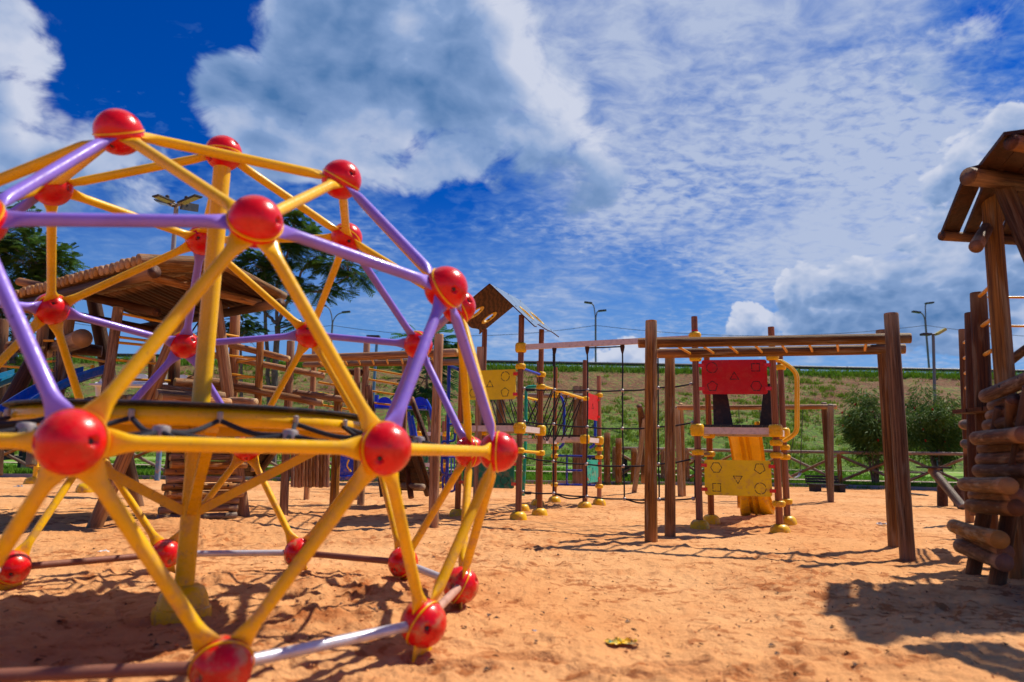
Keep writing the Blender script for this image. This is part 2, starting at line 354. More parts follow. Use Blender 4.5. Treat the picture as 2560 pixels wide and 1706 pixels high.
# ------------------------------------------------------------------ object helpers
WM = {}
def link(o, parent=None, mw=None):
    COL.objects.link(o); mw = mw or M.Identity(4); WM[o.name] = mw
    if parent: o.parent = parent; o.matrix_local = WM[parent.name].inverted() @ mw
    else: o.matrix_world = mw
    return o
def thing(name, label, cat, loc=(0, 0, 0), group=None):
    o = bpy.data.objects.new(name, None); o.empty_display_size = .2
    link(o, None, M.Translation(V(loc))); tag(o, label, cat, group); return o
def tag(o, label=None, cat=None, group=None, kind=None):
    if label: o['label'] = label
    if cat: o['category'] = cat
    if group: o['group'] = group
    if kind: o['kind'] = kind
    return o
class MB:
    def __init__(s): s.v = []; s.f = []; s.m = []
    def add(s, v, f, mi=0):
        k = len(s.v); s.v.extend([tuple(q) for q in v]); s.f.extend([tuple(i + k for i in g) for g in f]); s.m.extend([mi] * len(f)); return s
    def box(s, c, size, ax=None, mi=0):
        ax = ax or (V((1, 0, 0)), V((0, 1, 0)), V((0, 0, 1))); c = V(c)
        hx, hy, hz = [a * (d * .5) for a, d in zip(ax, size)]
        v = [c + hx * i + hy * j + hz * k for k in (-1, 1) for j in (-1, 1) for i in (-1, 1)]
        return s.add(v, [(0, 2, 3, 1), (4, 5, 7, 6), (0, 1, 5, 4), (2, 6, 7, 3), (0, 4, 6, 2), (1, 3, 7, 5)], mi)
    def tube(s, pts, r, n=10, cap=True, mi=0, closed=False):
        pts = [V(p) for p in pts]; N = len(pts); rr = r if isinstance(r, (list, tuple)) else [r] * N
        t0 = (pts[1] - pts[0]).normalized(); a = t0.orthogonal().normalized(); v = []
        for i, p in enumerate(pts):
            if closed: t = (pts[(i + 1) % N] - pts[i - 1]).normalized()
            else: t = (pts[min(i + 1, N - 1)] - pts[max(i - 1, 0)]).normalized()
            a = (a - t * a.dot(t)).normalized(); b = t.cross(a)
            for k in range(n):
                w = 2 * math.pi * k / n; v.append(p + (a * math.cos(w) + b * math.sin(w)) * rr[i])
        f = []
        for i in range(N if closed else N - 1):
            j = (i + 1) % N
            for k in range(n): f.append((i * n + k, i * n + (k + 1) % n, j * n + (k + 1) % n, j * n + k))
        if cap and not closed: f += [tuple(range(n))[::-1], tuple((N - 1) * n + k for k in range(n))]
        return s.add(v, f, mi)
    def lathe(s, prof, o=(0, 0, 0), n=20, ax=(0, 0, 1), mi=0):
        o = V(o); z = V(ax).normalized(); x = z.orthogonal().normalized(); y = z.cross(x); v = []; f = []
        for (r, h) in prof:
            for k in range(n):
                w = 2 * math.pi * k / n; v.append(o + z * h + (x * math.cos(w) + y * math.sin(w)) * r)
        for i in range(len(prof) - 1):
            for k in range(n): f.append((i * n + k, i * n + (k + 1) % n, (i + 1) * n + (k + 1) % n, (i + 1) * n + k))
        f += [tuple(range(n))[::-1], tuple((len(prof) - 1) * n + k for k in range(n))]
        return s.add(v, f, mi)
    def prism(s, poly, o, ux, uy, th, mi=0):
        """flat outline poly (list of 2D) in the plane ux,uy through o, thickness th centred"""
        o = V(o); ux = V(ux); uy = V(uy); nz = ux.cross(uy).normalized(); n = len(poly)
        v = [o + ux * a + uy * b - nz * th / 2 for a, b in poly] + [o + ux * a + uy * b + nz * th / 2 for a, b in poly]
        f = [tuple(range(n))[::-1], tuple(range(n, 2 * n))] + [(i, (i + 1) % n, n + (i + 1) % n, n + i) for i in range(n)]
        return s.add(v, f, mi)
    def sheet(s, grid, th, nrm):
        """grid of points [i][j] made into a shell of thickness th along -nrm"""
        a, b = len(grid), len(grid[0]); nrm = V(nrm); v = [V(p) for r in grid for p in r]; v += [p - nrm * th for p in v[:]]
        K = a * b; f = []
        for i in range(a - 1):
            for j in range(b - 1):
                q = (i * b + j, i * b + j + 1, (i + 1) * b + j + 1, (i + 1) * b + j)
                f.append(q); f.append(tuple(x + K for x in q[::-1]))
        rim = [j for j in range(b)] + [i * b + b - 1 for i in range(1, a)] + [(a - 1) * b + j for j in range(b - 2, -1, -1)] + [i * b for i in range(a - 2, 0, -1)]
        for i in range(len(rim)):
            p, q = rim[i], rim[(i + 1) % len(rim)]; f.append((p, p + K, q + K, q))
        return s.add(v, f)
    def mesh(s, name, off=V((0, 0, 0)), smooth=True, ang=40):
        me = bpy.data.meshes.new(name)
        a = np.array(s.v, dtype=float) - np.array(off)
        me.from_pydata(a.tolist(), [], s.f); me.update()
        if smooth: me.shade_smooth(); me.set_sharp_from_angle(angle=R(ang))
        return me
    def build(s, name, mat, parent=None, smooth=True, ang=40, o=None):
        a = np.array(s.v); c = V(tuple((a.min(0) + a.max(0)) / 2)) if o is None else V(o)
        me = s.mesh(name, c, smooth, ang)
        for q in (mat if isinstance(mat, (list, tuple)) else [mat]): me.materials.append(MAT[q] if isinstance(q, str) else q)
        if isinstance(mat, (list, tuple)) and len(mat) > 1: me.polygons.foreach_set('material_index', s.m)
        return link(bpy.data.objects.new(name, me), parent, M.Translation(c))
def part(name, me, mat, parent, mw, label=None):
    """an object that shares its mesh but has its own material"""
    o = bpy.data.objects.new(name, me)
    if mat is not None:
        o.material_slots[0].link = 'OBJECT'; o.material_slots[0].material = MAT[mat] if isinstance(mat, str) else mat
    link(o, parent, mw)
    if label: o['label'] = label
    return o

# shared unit meshes: length 1 along z, radius 1
def unit_log(seed):
    q = random.Random(seed); n = 16; prof = [(0, .955), (.006, .995), (.03, 1.0), (.2, 0), (.4, 0), (.6, 0), (.8, 0), (.97, 1.0), (.994, .995), (1, .955)]
    v = []; f = []; ph = [q.uniform(0, 6.28) for _ in range(6)]
    for z, k in prof:
        k = k or 1.0; k *= 1.03 - .06 * z + .015 * math.sin(9 * z + ph[0])
        bx = .10 * math.sin(math.pi * z) * math.sin(ph[1]) + .04 * math.sin(6 * z + ph[2]); by = .10 * math.sin(math.pi * z) * math.cos(ph[1])
        for j in range(n):
            w = 2 * math.pi * j / n
            e = 1 + .022 * math.sin(2 * w + ph[3] + z) + .015 * math.sin(3 * w + ph[4] - 2 * z)
            v.append((math.cos(w) * k * e + bx, math.sin(w) * k * e + by, z))
    N = len(prof)
    for i in range(N - 1):
        for j in range(n): f.append((i * n + j, i * n + (j + 1) % n, (i + 1) * n + (j + 1) % n, (i + 1) * n + j))
    f += [tuple(range(n))[::-1], tuple((N - 1) * n + k for k in range(n))]
    b = MB().add(v, f); me = b.mesh('log_shape', smooth=True, ang=50); me.materials.append(None); return me
LOGS = [unit_log(i) for i in range(9)]
b = MB().lathe([(1, 0), (1, 1)], n=10); CYL = b.mesh('bar_shape'); CYL.materials.append(None)
b = MB().lathe([(.0, 0), (1, 0), (1, 1), (.0, 1)], n=20); CYL20 = b.mesh('round_bar_shape'); CYL20.materials.append(None)
def seg_matrix(p0, p1, r, roll=0.0, r2=None):
    p0, p1 = V(p0), V(p1); d = p1 - p0; L = d.length
    q = d.to_track_quat('Z', 'Y').to_matrix().to_4x4() @ M.Rotation(roll, 4, 'Z')
    return M.Translation(p0) @ q @ M.Diagonal((r, r2 or r, L, 1))
def log(name, p0, p1, r, parent, mat='log', label=None):
    return part(name, rnd.choice(LOGS), mat, parent, seg_matrix(p0, p1, r, rnd.uniform(0, 6.28)), label)
def bar(name, p0, p1, r, parent, mat, label=None, fine=False):
    return part(name, CYL20 if fine else CYL, mat, parent, seg_matrix(p0, p1, r), label)
def tube(name, pts, r, parent, mat, n=10):
    return MB().tube(pts, r, n).build(name, mat, parent)
def curve(pts, k=6):
    """Catmull-Rom through points"""
    pts = [V(p) for p in pts]; q = [pts[0] * 2 - pts[1]] + pts + [pts[-1] * 2 - pts[-2]]; out = []
    for i in range(1, len(q) - 2):
        for j in range(k):
            t = j / k; a, b_, c, d = q[i - 1], q[i], q[i + 1], q[i + 2]
            out.append(.5 * ((2 * b_) + (c - a) * t + (2 * a - 5 * b_ + 4 * c - d) * t * t + (3 * b_ - a - 3 * c + d) * t ** 3))
    out.append(q[-2]); return out

# ------------------------------------------------------------------ numpy noise
def _h(ix, iy, seed):
    n = (ix * 374761393 + iy * 668265263 + seed * 1442695041) & 0xffffffff
    n = ((n ^ (n >> 13)) * 1274126177) & 0xffffffff
    return ((n ^ (n >> 16)) & 0xffff) / 65535.0
def vnoise(x, y, seed=0):
    x0 = np.floor(x).astype(np.int64); y0 = np.floor(y).astype(np.int64); fx = x - x0; fy = y - y0
    fx = fx * fx * (3 - 2 * fx); fy = fy * fy * (3 - 2 * fy)
    a = _h(x0, y0, seed); b = _h(x0 + 1, y0, seed); c = _h(x0, y0 + 1, seed); d = _h(x0 + 1, y0 + 1, seed)
    return (a * (1 - fx) + b * fx) * (1 - fy) + (c * (1 - fx) + d * fx) * fy
def fbm(x, y, seed=0, oc=4):
    s = 0; a = .5; t = 0
    for i in range(oc): s = s + a * vnoise(x * 2 ** i + 7.3 * i, y * 2 ** i - 3.1 * i, seed + i); t += a; a *= .5
    return s / t - .5
def grid_mesh(name, Xg, Yg, Zg, mat):
    a, b = Xg.shape; me = bpy.data.meshes.new(name)
    v = np.stack([Xg, Yg, Zg], -1).reshape(-1, 3)
    i = np.arange(a - 1)[:, None] * b + np.arange(b - 1)[None, :]
    f = np.stack([i, i + 1, i + 1 + b, i + b], -1).reshape(-1, 4)
    me.vertices.add(len(v)); me.vertices.foreach_set('co', v.astype(np.float32).ravel())
    me.loops.add(f.size); me.loops.foreach_set('vertex_index', f.astype(np.int32).ravel())
    me.polygons.add(len(f)); me.polygons.foreach_set('loop_start', (np.arange(len(f)) * 4).astype(np.int32))
    me.update(calc_edges=True); me.validate(); me.shade_smooth(); me.materials.append(MAT[mat])
    return link(bpy.data.objects.new(name, me))

# ------------------------------------------------------------------ the setting
def sand_height(x, y):
    near = np.clip(1.2 - y / 14, .15, 1)
    warp = fbm(x * .8, y * .8, 5, 3) * 1.2
    a = fbm(x * .9 + warp, y * 1.1, 1, 3) * .07
    r = fbm(x * 3.2 + warp * 2, y * 3.2, 20, 4); r = (np.abs(r) * 2.0) ** .8
    c = fbm(x * 9, y * 8, 31, 4)
    z = a + (.5 - r) * .034 + np.clip(c, .06, 1) * .08 * near + fbm(x * 40, y * 36, 44, 2) * .010 * near
    # heaps by the slide foot and scuffed hollows under the dome
    z += .09 * np.exp(-(((x - 4.15) / .8) ** 2 + ((y - 10.3) / .5) ** 2))
    z += .05 * np.exp(-(((x + 4.1) / 1.0) ** 2 + ((y - 8.7) / .4) ** 2))
    for (mx, my, mr, mz) in ((-1.0, 4.0, .5, .035), (-.75, 4.9, .6, .04), (-1.9, 4.9, .5, .035), (2.3, 5.2, .7, .03), (-.45, 3.0, .35, .02)):
        z += mz * np.exp(-((x - mx) ** 2 + ((y - my) * 1.5) ** 2) / mr ** 2) * (1 + 2.4 * c)
    fade = np.clip((26 - y) / 5, 0, 1)
    return z * (.25 + .75 * fade) - .012
yr = np.concatenate([np.linspace(-25, 1.2, 14), 1 / np.linspace(1 / 1.45, 1 / 27.0, 330), [32, 40]])
tc = np.concatenate([np.linspace(-20, -1.0, 14), np.linspace(-.86, .86, 760), np.linspace(1.0, 20, 14)])
Yg = np.repeat(yr[:, None], len(tc), 1); Xg = tc[None, :] * np.maximum(Yg, 1.45)
Zg = sand_height(Xg, Yg); Zg[-2:] = -.05
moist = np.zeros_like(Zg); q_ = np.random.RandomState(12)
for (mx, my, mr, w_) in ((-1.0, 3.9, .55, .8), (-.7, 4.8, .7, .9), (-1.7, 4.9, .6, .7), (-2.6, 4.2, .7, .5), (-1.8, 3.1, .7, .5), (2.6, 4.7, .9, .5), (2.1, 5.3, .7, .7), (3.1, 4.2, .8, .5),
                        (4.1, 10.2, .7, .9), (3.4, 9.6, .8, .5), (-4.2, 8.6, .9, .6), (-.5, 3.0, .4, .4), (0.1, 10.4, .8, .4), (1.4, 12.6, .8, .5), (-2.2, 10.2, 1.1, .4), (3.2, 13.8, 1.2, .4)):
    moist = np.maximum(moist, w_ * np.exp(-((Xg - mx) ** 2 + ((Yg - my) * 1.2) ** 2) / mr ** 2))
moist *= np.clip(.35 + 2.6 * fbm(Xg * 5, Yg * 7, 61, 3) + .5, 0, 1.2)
for k in range(620):       # footprints: a dent with a pushed-up rim
    if k % 8 == 0: wx, wy, wa = q_.uniform(-6, 7), q_.uniform(2.0, 15) , q_.uniform(0, 6.28)
    side_ = .09 if k % 2 else -.09
    wx += .36 * math.cos(wa); wy += .36 * math.sin(wa); wa += q_.normal(0, .15); fxx, fyy = wx - side_ * math.sin(wa), wy + side_ * math.cos(wa)
    if fyy < 1.7 or fyy > 16: continue
    sel = (np.abs(Yg[:, 0] - fyy) < .35); i0 = np.where(sel)[0]
    if len(i0) < 2: continue
    sl = slice(i0[0], i0[-1] + 1); dx = Xg[sl] - fxx; dy = Yg[sl] - fyy
    u_ = (dx * math.cos(wa) + dy * math.sin(wa)) / .135; v_ = (-dx * math.sin(wa) + dy * math.cos(wa)) / .055; rr2 = u_ * u_ + v_ * v_
    dp = q_.uniform(.012, .028)
    Zg[sl] += -dp * np.exp(-rr2 ** 1.5) + dp * .7 * np.exp(-((np.sqrt(rr2) - 1.35) / .35) ** 2); moist[sl] = np.maximum(moist[sl], q_.uniform(.1, .6) * np.exp(-((np.sqrt(rr2) - 1.1) / .5) ** 2))
sand = grid_mesh('ground', Xg, Yg, Zg, 'sand'); sand.data.attributes.new('moist', 'FLOAT', 'POINT').data.foreach_set('value', moist.astype(np.float32).ravel()); tag(sand, kind='structure')
def gz(x, y): return float(sand_height(np.array([float(x)]), np.array([float(y)]))[0])

# small clods of sand
def clods():
    q = np.random.RandomState(31); v = []; f = []
    zones = [(-1.2, 4.0, 1.2), (-.8, 4.9, 1.0), (2.4, 5.0, 1.2), (4.0, 10.1, 1.0), (-4.0, 8.6, 1.2)]
    for k in range(2600):
        if k % 3 == 0: zx, zy, zr = zones[q.randint(len(zones))]; x, y = zx + q.normal(0, zr * .6), zy + q.normal(0, zr * .5)
        else: y = 1 / q.uniform(1 / 12.0, 1 / 1.9); x = q.uniform(-.85, .85) * y
        if y < 1.8: continue
        s_ = q.uniform(.003, .010); z = gz(x, y) + s_ * .3; b0 = len(v)
        for (a, b_, c) in ((1, 0, 0), (0, 1, 0), (-1, 0, 0), (0, -1, 0), (0, 0, .9), (0, 0, -.6)): v.append((x + s_ * (a + q.normal(0, .22)), y + s_ * (b_ + q.normal(0, .22)), z + s_ * (c + q.normal(0, .15))))
        f += [(b0 + i, b0 + (i + 1) % 4, b0 + 4) for i in range(4)] + [(b0 + (i + 1) % 4, b0 + i, b0 + 5) for i in range(4)]
    tag(MB().add(v, f).build('clods', 'clod', None, smooth=True, ang=70), 'small crumbly clods scattered over the sand', 'sand clods', kind='stuff')
MAT['clod'] = paint('sand_clod', (.76, .34, .13), .95, .4, 0, 40, dcol=(.42, .14, .045))
clods()

# kerb line between sand and lawn (read off the photo), continued straight outside it
kpx = [(0, 1193), (400, 1198), (900, 1204), (1500, 1211), (1990, 1216), (2560, 1233)]
kp = [G(x, y) for x, y in kpx]
d0 = (kp[0] - kp[1]).normalized(); d1 = (kp[-1] - kp[-2]).normalized()
kp = [kp[0] + d0 * 30] + kp + [kp[-1] + d1 * 30]
b = MB()
for i in range(len(kp) - 1):
    p, q = kp[i], kp[i + 1]; d = (q - p).normalized(); s_ = V((-d.y, d.x, 0))
    b.box((p + q) / 2 + V((0, 0, .03)), ((q - p).length + .02 * (i % 2), .12, .14 - .002 * (i % 2)), (d, s_, V((0, 0, 1))))
tag(b.build('kerb', 'concrete', smooth=False), kind='structure')
def kerbY(x):
    for i in range(len(kp) - 1):
        if kp[i].x <= x <= kp[i + 1].x:
            t = (x - kp[i].x) / (kp[i + 1].x - kp[i].x); return kp[i].y * (1 - t) + kp[i + 1].y * t
    return kp[0].y if x < kp[0].x else kp[-1].y
BY0, BY1, BZ = 37.0, 55.0, 7.75      # foot and crest of the grassy bank
xs = np.linspace(-45, 45, 150); ys = np.linspace(0, 1, 40)
Xg = np.repeat(xs[None, :], 40, 0); K = np.array([kerbY(x) for x in xs])
Yg = K[None, :] + .05 + ys[:, None] * (BY0 + 1 - K[None, :])
tt = ys[:, None] + 0 * Xg
Zg = .06 + fbm(Xg * .25, Yg * .25, 3, 4) * .35 * np.clip(tt * 3, 0, 1) + tt ** 3 * .4
lawn = grid_mesh('lawn', Xg, Yg, Zg, 'lawn'); tag(lawn, kind='structure')
def bank_z(x, y):
    t = np.clip((y - BY0) / (BY1 - BY0), 0, 1.0)
    z = .40 + (BZ - .40) * (t * .93 + .07 * np.sin(t * math.pi / 2)) + fbm(x * .12, y * .2, 9, 4) * .9 * np.clip(t * (1 - t) * 4, 0, 1)
    return z + fbm(x * 1.3, y * 1.3, 13, 3) * .16 * np.clip((1 - t) * 12, 0.15, 1)
xs = np.linspace(-130, 130, 620); ys = np.linspace(BY0 - .6, BY1 + 1.2, 130)
Xg, Yg = np.meshgrid(xs, ys); Zg = bank_z(Xg, Yg)
bank = grid_mesh('embankment', Xg, Yg, Zg, 'bank'); tag(bank, kind='structure')
b = MB().add([(-900, BY1 + .8, BZ - .02), (900, BY1 + .8, BZ - .02), (900, 1500, BZ - 1), (-900, 1500, BZ - 1)], [(0, 1, 2, 3)])
tag(b.build('plateau', 'lawn', smooth=False), kind='structure')
b = MB().add([(-900, -900, -.6), (900, -900, -.6), (900, 60, -.6), (-900, 60, -.6)], [(0, 1, 2, 3)])
tag(b.build('terrain', 'sand', smooth=False), kind='structure')
def path(name, pts, w):
    b = MB(); pts = curve([V(p) for p in pts], 8); g = []
    for i, p in enumerate(pts):
        d = (pts[min(i + 1, len(pts) - 1)] - pts[max(i - 1, 0)]).normalized(); s_ = V((-d.y, d.x, 0)) * w / 2
        g.append((p - s_, p + s_))
    f = [(2 * i, 2 * i + 2, 2 * i + 3, 2 * i + 1) for i in range(len(g) - 1)]
    b.add([q for r in g for q in r], f); tag(b.build(name, 'path', smooth=False), kind='structure')
path('path', [(-40, 30, .22), (-16, 28.5, .24), (0, 29.0, .25), (6, 27.2, .26), (12, 25.5, .2), (40, 26, .22)], 1.3)
path('path', [(-40, 35.0, .5), (-12, 33.5, .42), (2, 33.8, .42), (14, 33.6, .42), (40, 34, .45)], .8)

# grass blades: lawn, bank tufts, crest
def blades(name, pts, h, w, mat, n=5, spread=.12):
    pts = np.asarray(pts); N = len(pts); r = np.random.RandomState(len(name) + N)
    P_ = np.repeat(pts, n, 0); k = len(P_)
    P_ = P_ + np.stack([r.uniform(-spread, spread, k), r.uniform(-spread, spread, k), np.zeros(k)], 1)
    a = r.uniform(0, 6.28, k); H = h * r.uniform(.5, 1.3, k); lx = r.normal(0, .35, k) * H; ly = r.normal(0, .35, k) * H
    dx, dy = np.cos(a) * w / 2, np.sin(a) * w / 2
    v = np.empty((k, 3, 3)); v[:, 0] = P_ + np.stack([dx, dy, 0 * a], 1); v[:, 1] = P_ - np.stack([dx, dy, 0 * a], 1)
    v[:, 2] = P_ + np.stack([lx, ly, H], 1); v[:, :2, 2] -= .03
    me = bpy.data.meshes.new(name); me.vertices.add(3 * k); me.vertices.foreach_set('co', v.astype(np.float32).ravel())
    me.loops.add(3 * k); me.loops.foreach_set('vertex_index', np.arange(3 * k, dtype=np.int32))
    me.polygons.add(k); me.polygons.foreach_set('loop_start', (np.arange(k) * 3).astype(np.int32))
    me.update(calc_edges=True); me.materials.append(MAT[mat]); return link(bpy.data.objects.new(name, me))
rs = np.random.RandomState(4)
pts = []
for i in range(15000):
    x = rs.uniform(-20, 20); k = kerbY(x); t = rs.uniform(0, 1) ** 1.6; y = k + .15 + t * (BY0 - k)
    pts.append((x, y, .10 + .25 * t ** 3))
tag(blades('grass', pts, .11, .05, 'grass', 4, .15), 'short green grass on the lawn behind the sand', 'grass', kind='stuff')
xx = rs.uniform(-48, 48, 26000); yy = BY0 + rs.uniform(0, 1, 26000) * (BY1 - BY0)
dens = fbm(xx * 1.5, yy * 2.0, 77, 3) + .16 * (1 - (yy - BY0) / (BY1 - BY0)) ** 2 + fbm(xx * .1, yy * .1, 50, 2) * .5
keep = dens > .165
pts = np.stack([xx[keep], yy[keep], bank_z(xx[keep], yy[keep])], 1)
tag(blades('weeds', pts, .20, .11, 'weed', 7, .26), 'tufts of weeds scattered over the brown bank', 'weeds', kind='stuff')
xx = rs.uniform(-60, 60, 6000); yy = rs.uniform(BY1 - .9, BY1 + 1.0, 6000)
pts = np.stack([xx, yy, bank_z(xx, yy)], 1)
tag(blades('tall_grass', pts, .42, .10, 'grass', 5, .3), 'strip of longer green grass along the crest of the bank', 'grass', kind='stuff')
xx = rs.uniform(-12, 13, 260); pts = [(x, kerbY(x) - rs.uniform(.05, .35), 0.0) for x in xx]
tag(blades('edge_grass', pts, .10, .03, 'grass', 9, .09), 'sparse grass sprouting from the sand along the kerb', 'grass', kind='stuff')

# crash barrier on the crest
t = thing('guard_rail', 'long grey crash barrier running along the crest of the bank', 'guard rail', (0, BY1 + 2.0, BZ))
gy = BY1 + 2.0; gzt = BZ + .05
prof = [(-.03, .60), (.02, .66), (.06, .72), (.02, .78), (.06, .84), (.02, .90), (-.03, .94)]
for i in range(-12, 12):
    x0, x1 = i * 4.0, i * 4.0 + 3.98
    v = [(x, gy - a, gzt + z * .9) for x in (x0, x1) for a, z in prof]
    b = MB().add(v, [(j, j + 1, j + 8, j + 7) for j in range(6)]); b.add([(p[0], p[1] + .006, p[2]) for p in v], [(j, j + 7, j + 8, j + 1) for j in range(6)])
    b.build('rail', 'darkmetal', t, smooth=False)
    MB().box((x0, gy + .09, gzt + .38), (.12, .08, .96)).build('post', 'darkmetal', t, smooth=False)

# ------------------------------------------------------------------ climbing dome
def sph(lat, az):
    lat, az = R(lat), R(az); return V((math.cos(lat) * math.cos(az), math.cos(lat) * math.sin(az), math.sin(lat)))
def make_dome():
    DC = V((-1.772, 3.957, .915)); DR = 1.72; PH = -96.36 % 360; BR = .107
    base = V((DC.x, DC.y, 0))
    T = thing('climbing_dome', 'big yellow and purple climbing dome with red ball joints in the left foreground', 'climbing dome', base)
    N = {}
    def put(key, lat, az, rad=1.0, zs=.993):
        d = sph(lat, PH + az); N[key] = (DC + V((d.x, d.y, d.z * zs)) * DR * rad, d)
    put('A', 90, 0, 1.03)
    for k in range(5):
        put(('R', k), 58.28, 72 * k); put(('M', k), 31.72, 72 * k + 36); put(('V', k), 26.57, 72 * k, 1.03)
        put(('E', 2 * k), 0, 72 * k + 18); put(('E', 2 * k + 1), 0, 72 * k + 54)
    for i in range(10):
        d = sph(0, PH + 36 * i); p = DC + d * 1.526; N[('G', i)] = (V((p.x, p.y, .133)), sph(-28, PH + 36 * i))
    ed = []
    for k in range(5):
        k1 = (k + 1) % 5
        ed += [('A', ('R', k), 'y'), (('R', k), ('R', k1), 'y'), (('R', k), ('V', k), 'p'), (('R', k), ('M', k), 'y'), (('R', k1), ('M', k), 'y'),
               (('M', k), ('V', k), 'p'), (('M', k), ('V', k1), 'p'), (('V', k), ('E', 2 * k), 'p'), (('V', k), ('E', (2 * k - 1) % 10), 'p'),
               (('M', k), ('E', 2 * k), 'y'), (('M', k), ('E', 2 * k + 1), 'y')]
    for i in range(10):
        ed += [(('E', i), ('E', (i + 1) % 10), 'y'), (('E', i), ('G', i), 'y'), (('E', i), ('G', (i + 1) % 10), 'y')]
    # ball: two caps with countersunk bolt holes
    b = MB(); nu, nv = 56, 36; v = []
    holes = [sph(s * 36, 180 * j + (0 if s > 0 else 70)) for s in (1, -1) for j in range(2)]
    for i in range(nv + 1):
        la = -90 + 180 * i / nv
        for j in range(nu):
            d = sph(la, 360 * j / nu); r = 1.0
            for h in holes:
                ca = math.degrees(d.angle(h))
                if ca < 9: r = min(r, 1 - .20 * min(1, (9 - ca) / 3.0))
            if abs(la) < 3: r = .965
            v.append(d * r)
    f = [(i * nu + j, i * nu + (j + 1) % nu, (i + 1) * nu + (j + 1) % nu, (i + 1) * nu + j) for i in range(nv) for j in range(nu)]
    b.add(v, f); BALL = b.mesh('ball_shape', ang=60); BALL.materials.append(None)
    b = MB()
    for h in holes: b.lathe([(.09, .76), (.09, .87), (.05, .89)], (0, 0, 0), 8, h)
    BOLT = b.mesh('bolt_shape'); BOLT.materials.append(None)
    b = MB().lathe([(.90, -.035), (1.045, -.03), (1.045, .03), (.90, .035)], (0, 0, 0), 40); SEAM = b.mesh('seam_shape'); SEAM.materials.append(None)
    for key, (p, d) in N.items():
        q = d.to_track_quat('Z', 'Y').to_matrix().to_4x4() @ M.Rotation(rnd.uniform(0, 6.28), 4, 'Z')
        mw = M.Translation(p) @ q @ M.Diagonal((BR, BR, BR, 1))
        o = part('ball_joint', BALL, 'red', T, mw); part('bolts', BOLT, 'darkmetal', o, mw)['kind'] = 'stuff'; part('seam_plate', SEAM, 'yellow', o, mw)
    # struts: round tube whose ends are pressed flat and fan out into the joint
    def strut(a, b_, col):
        pa, na = N[a]; pb, nb = N[b_]; d = (pb - pa).normalized(); L = (pb - pa).length; n = 14; v = []
        ts = [.07, .085, .10, .115, .135, .16, .19, .23, L * .5, L - .23, L - .19, L - .16, L - .135, L - .115, L - .10, L - .085, L - .07]
        for t_ in ts:
            e = min(t_, L - t_); nn = na if t_ < L / 2 else nb
            k = min(1, max(0, (e - .085) / .105)); k = k * k * (3 - 2 * k)
            wid = .026 + (.050 - .026) * (1 - k); thk = .006 + (.026 - .006) * min(1, k * 1.15)
            nn = (nn - d * nn.dot(d)).normalized(); mid = ((na + nb) * .5); mid = (mid - d * mid.dot(d)).normalized()
            nn = (nn * (1 - k) + mid * k).normalized(); s_ = d.cross(nn)
            for j in range(n):
                w = 2 * math.pi * j / n; v.append(pa + d * t_ + s_ * wid * math.cos(w) + nn * thk * math.sin(w))
        f = [(i * n + j, i * n + (j + 1) % n, (i + 1) * n + (j + 1) % n, (i + 1) * n + j) for i in range(len(ts) - 1) for j in range(n)]
        f += [tuple(range(n))[::-1], tuple((len(ts) - 1) * n + k for k in range(n))]
        o = MB().add(v, f).build('strut', 'yellow' if col == 'y' else 'purple', T, ang=50)
        if col == 'p': o['label'] = 'purple strut'
    for e in ed: strut(*e)
    gm = {0: 'rust', 1: 'galv', 2: 'pink', 3: 'galv', 4: 'rust', 5: 'galv', 6: 'rust', 7: 'galv', 8: 'rust', 9: 'galv'}
    for i in range(10):
        p, q = N[('G', i)][0], N[('G', (i + 1) % 10)][0]; d = (q - p).normalized()
        # frame bars between feet: the outside front one is silver, its neighbours worn
        tube('ground_bar', [p + d * .09, q - d * .09], .023, T, gm[i], 14)
        n_ = N[('G', i)][1]; s_ = V((-n_.y, n_.x, 0)).normalized(); o_ = V((n_.x, n_.y, 0)).normalized()
        MB().prism([(-.05, .03), (.05, .03), (.085, -.17), (-.085, -.17)], p + V((0, 0, 0)), s_, V((0, 0, 1)), .008).build('foot_plate', 'yellow', T, smooth=False)
    # centre post, base, arms
    ctr = base
    tube('centre_post', [ctr + V((0, 0, .05)), ctr + V((0, 0, 1.06))], .051, T, 'yellow', 20)
    tube('centre_post', [ctr + V((0, 0, 1.06)), N['A'][0]], .050, T, 'yellow', 20)
    MB().lathe([(.15, -.05), (.152, .02), (.147, .05), (.134, .055), (.124, .11), (.105, .15), (.08, .165), (.052, .165)], ctr, 28).build('post_base', 'yplastic', T)
    for k in range(4):
        a = R(28 + 90 * k); d = V((math.cos(a), math.sin(a), 0)); s_ = V((-d.y, d.x, 0))
        p0 = ctr + V((0, 0, .56)) + d * .04; p1 = ctr + V((0, 0, .98)) + d * .80; dd = (p1 - p0).normalized()
        MB().box((p0 + p1) / 2, ((p1 - p0).length, .05, .05), (dd, s_, dd.cross(s_))).build('arm', 'yellow', T, smooth=False)
        p0 = ctr + V((0, 0, 1.0)) + d * .05; p1 = ctr + V((0, 0, 1.0)) + d * .84
        MB().box((p0 + p1) / 2, ((p1 - p0).length, .06, .05), (d, s_, V((0, 0, 1)))).build('arm', 'yellow', T, smooth=False)
    RZ = 1.045; RM = .865
    ring = [ctr + V((RM * math.cos(w), RM * math.sin(w), RZ)) for w in [2 * math.pi * i / 72 for i in range(72)]]
    MB().tube(ring, .043, 14, closed=True).build('platform_ring', 'yellow', T)
    MB().lathe([(.066, RZ + .045), (RM + .035, RZ + .045), (RM + .05, RZ + .052), (RM + .05, RZ + .060), (RM + .03, RZ + .066), (.066, RZ + .066)], ctr, 72).build('deck', 'black', T)
    NN = 16; rr = .0115
    def pol(r, k, z): w = 2 * math.pi * k / NN + .12; return ctr + V((r * math.cos(w), r * math.sin(w), z))
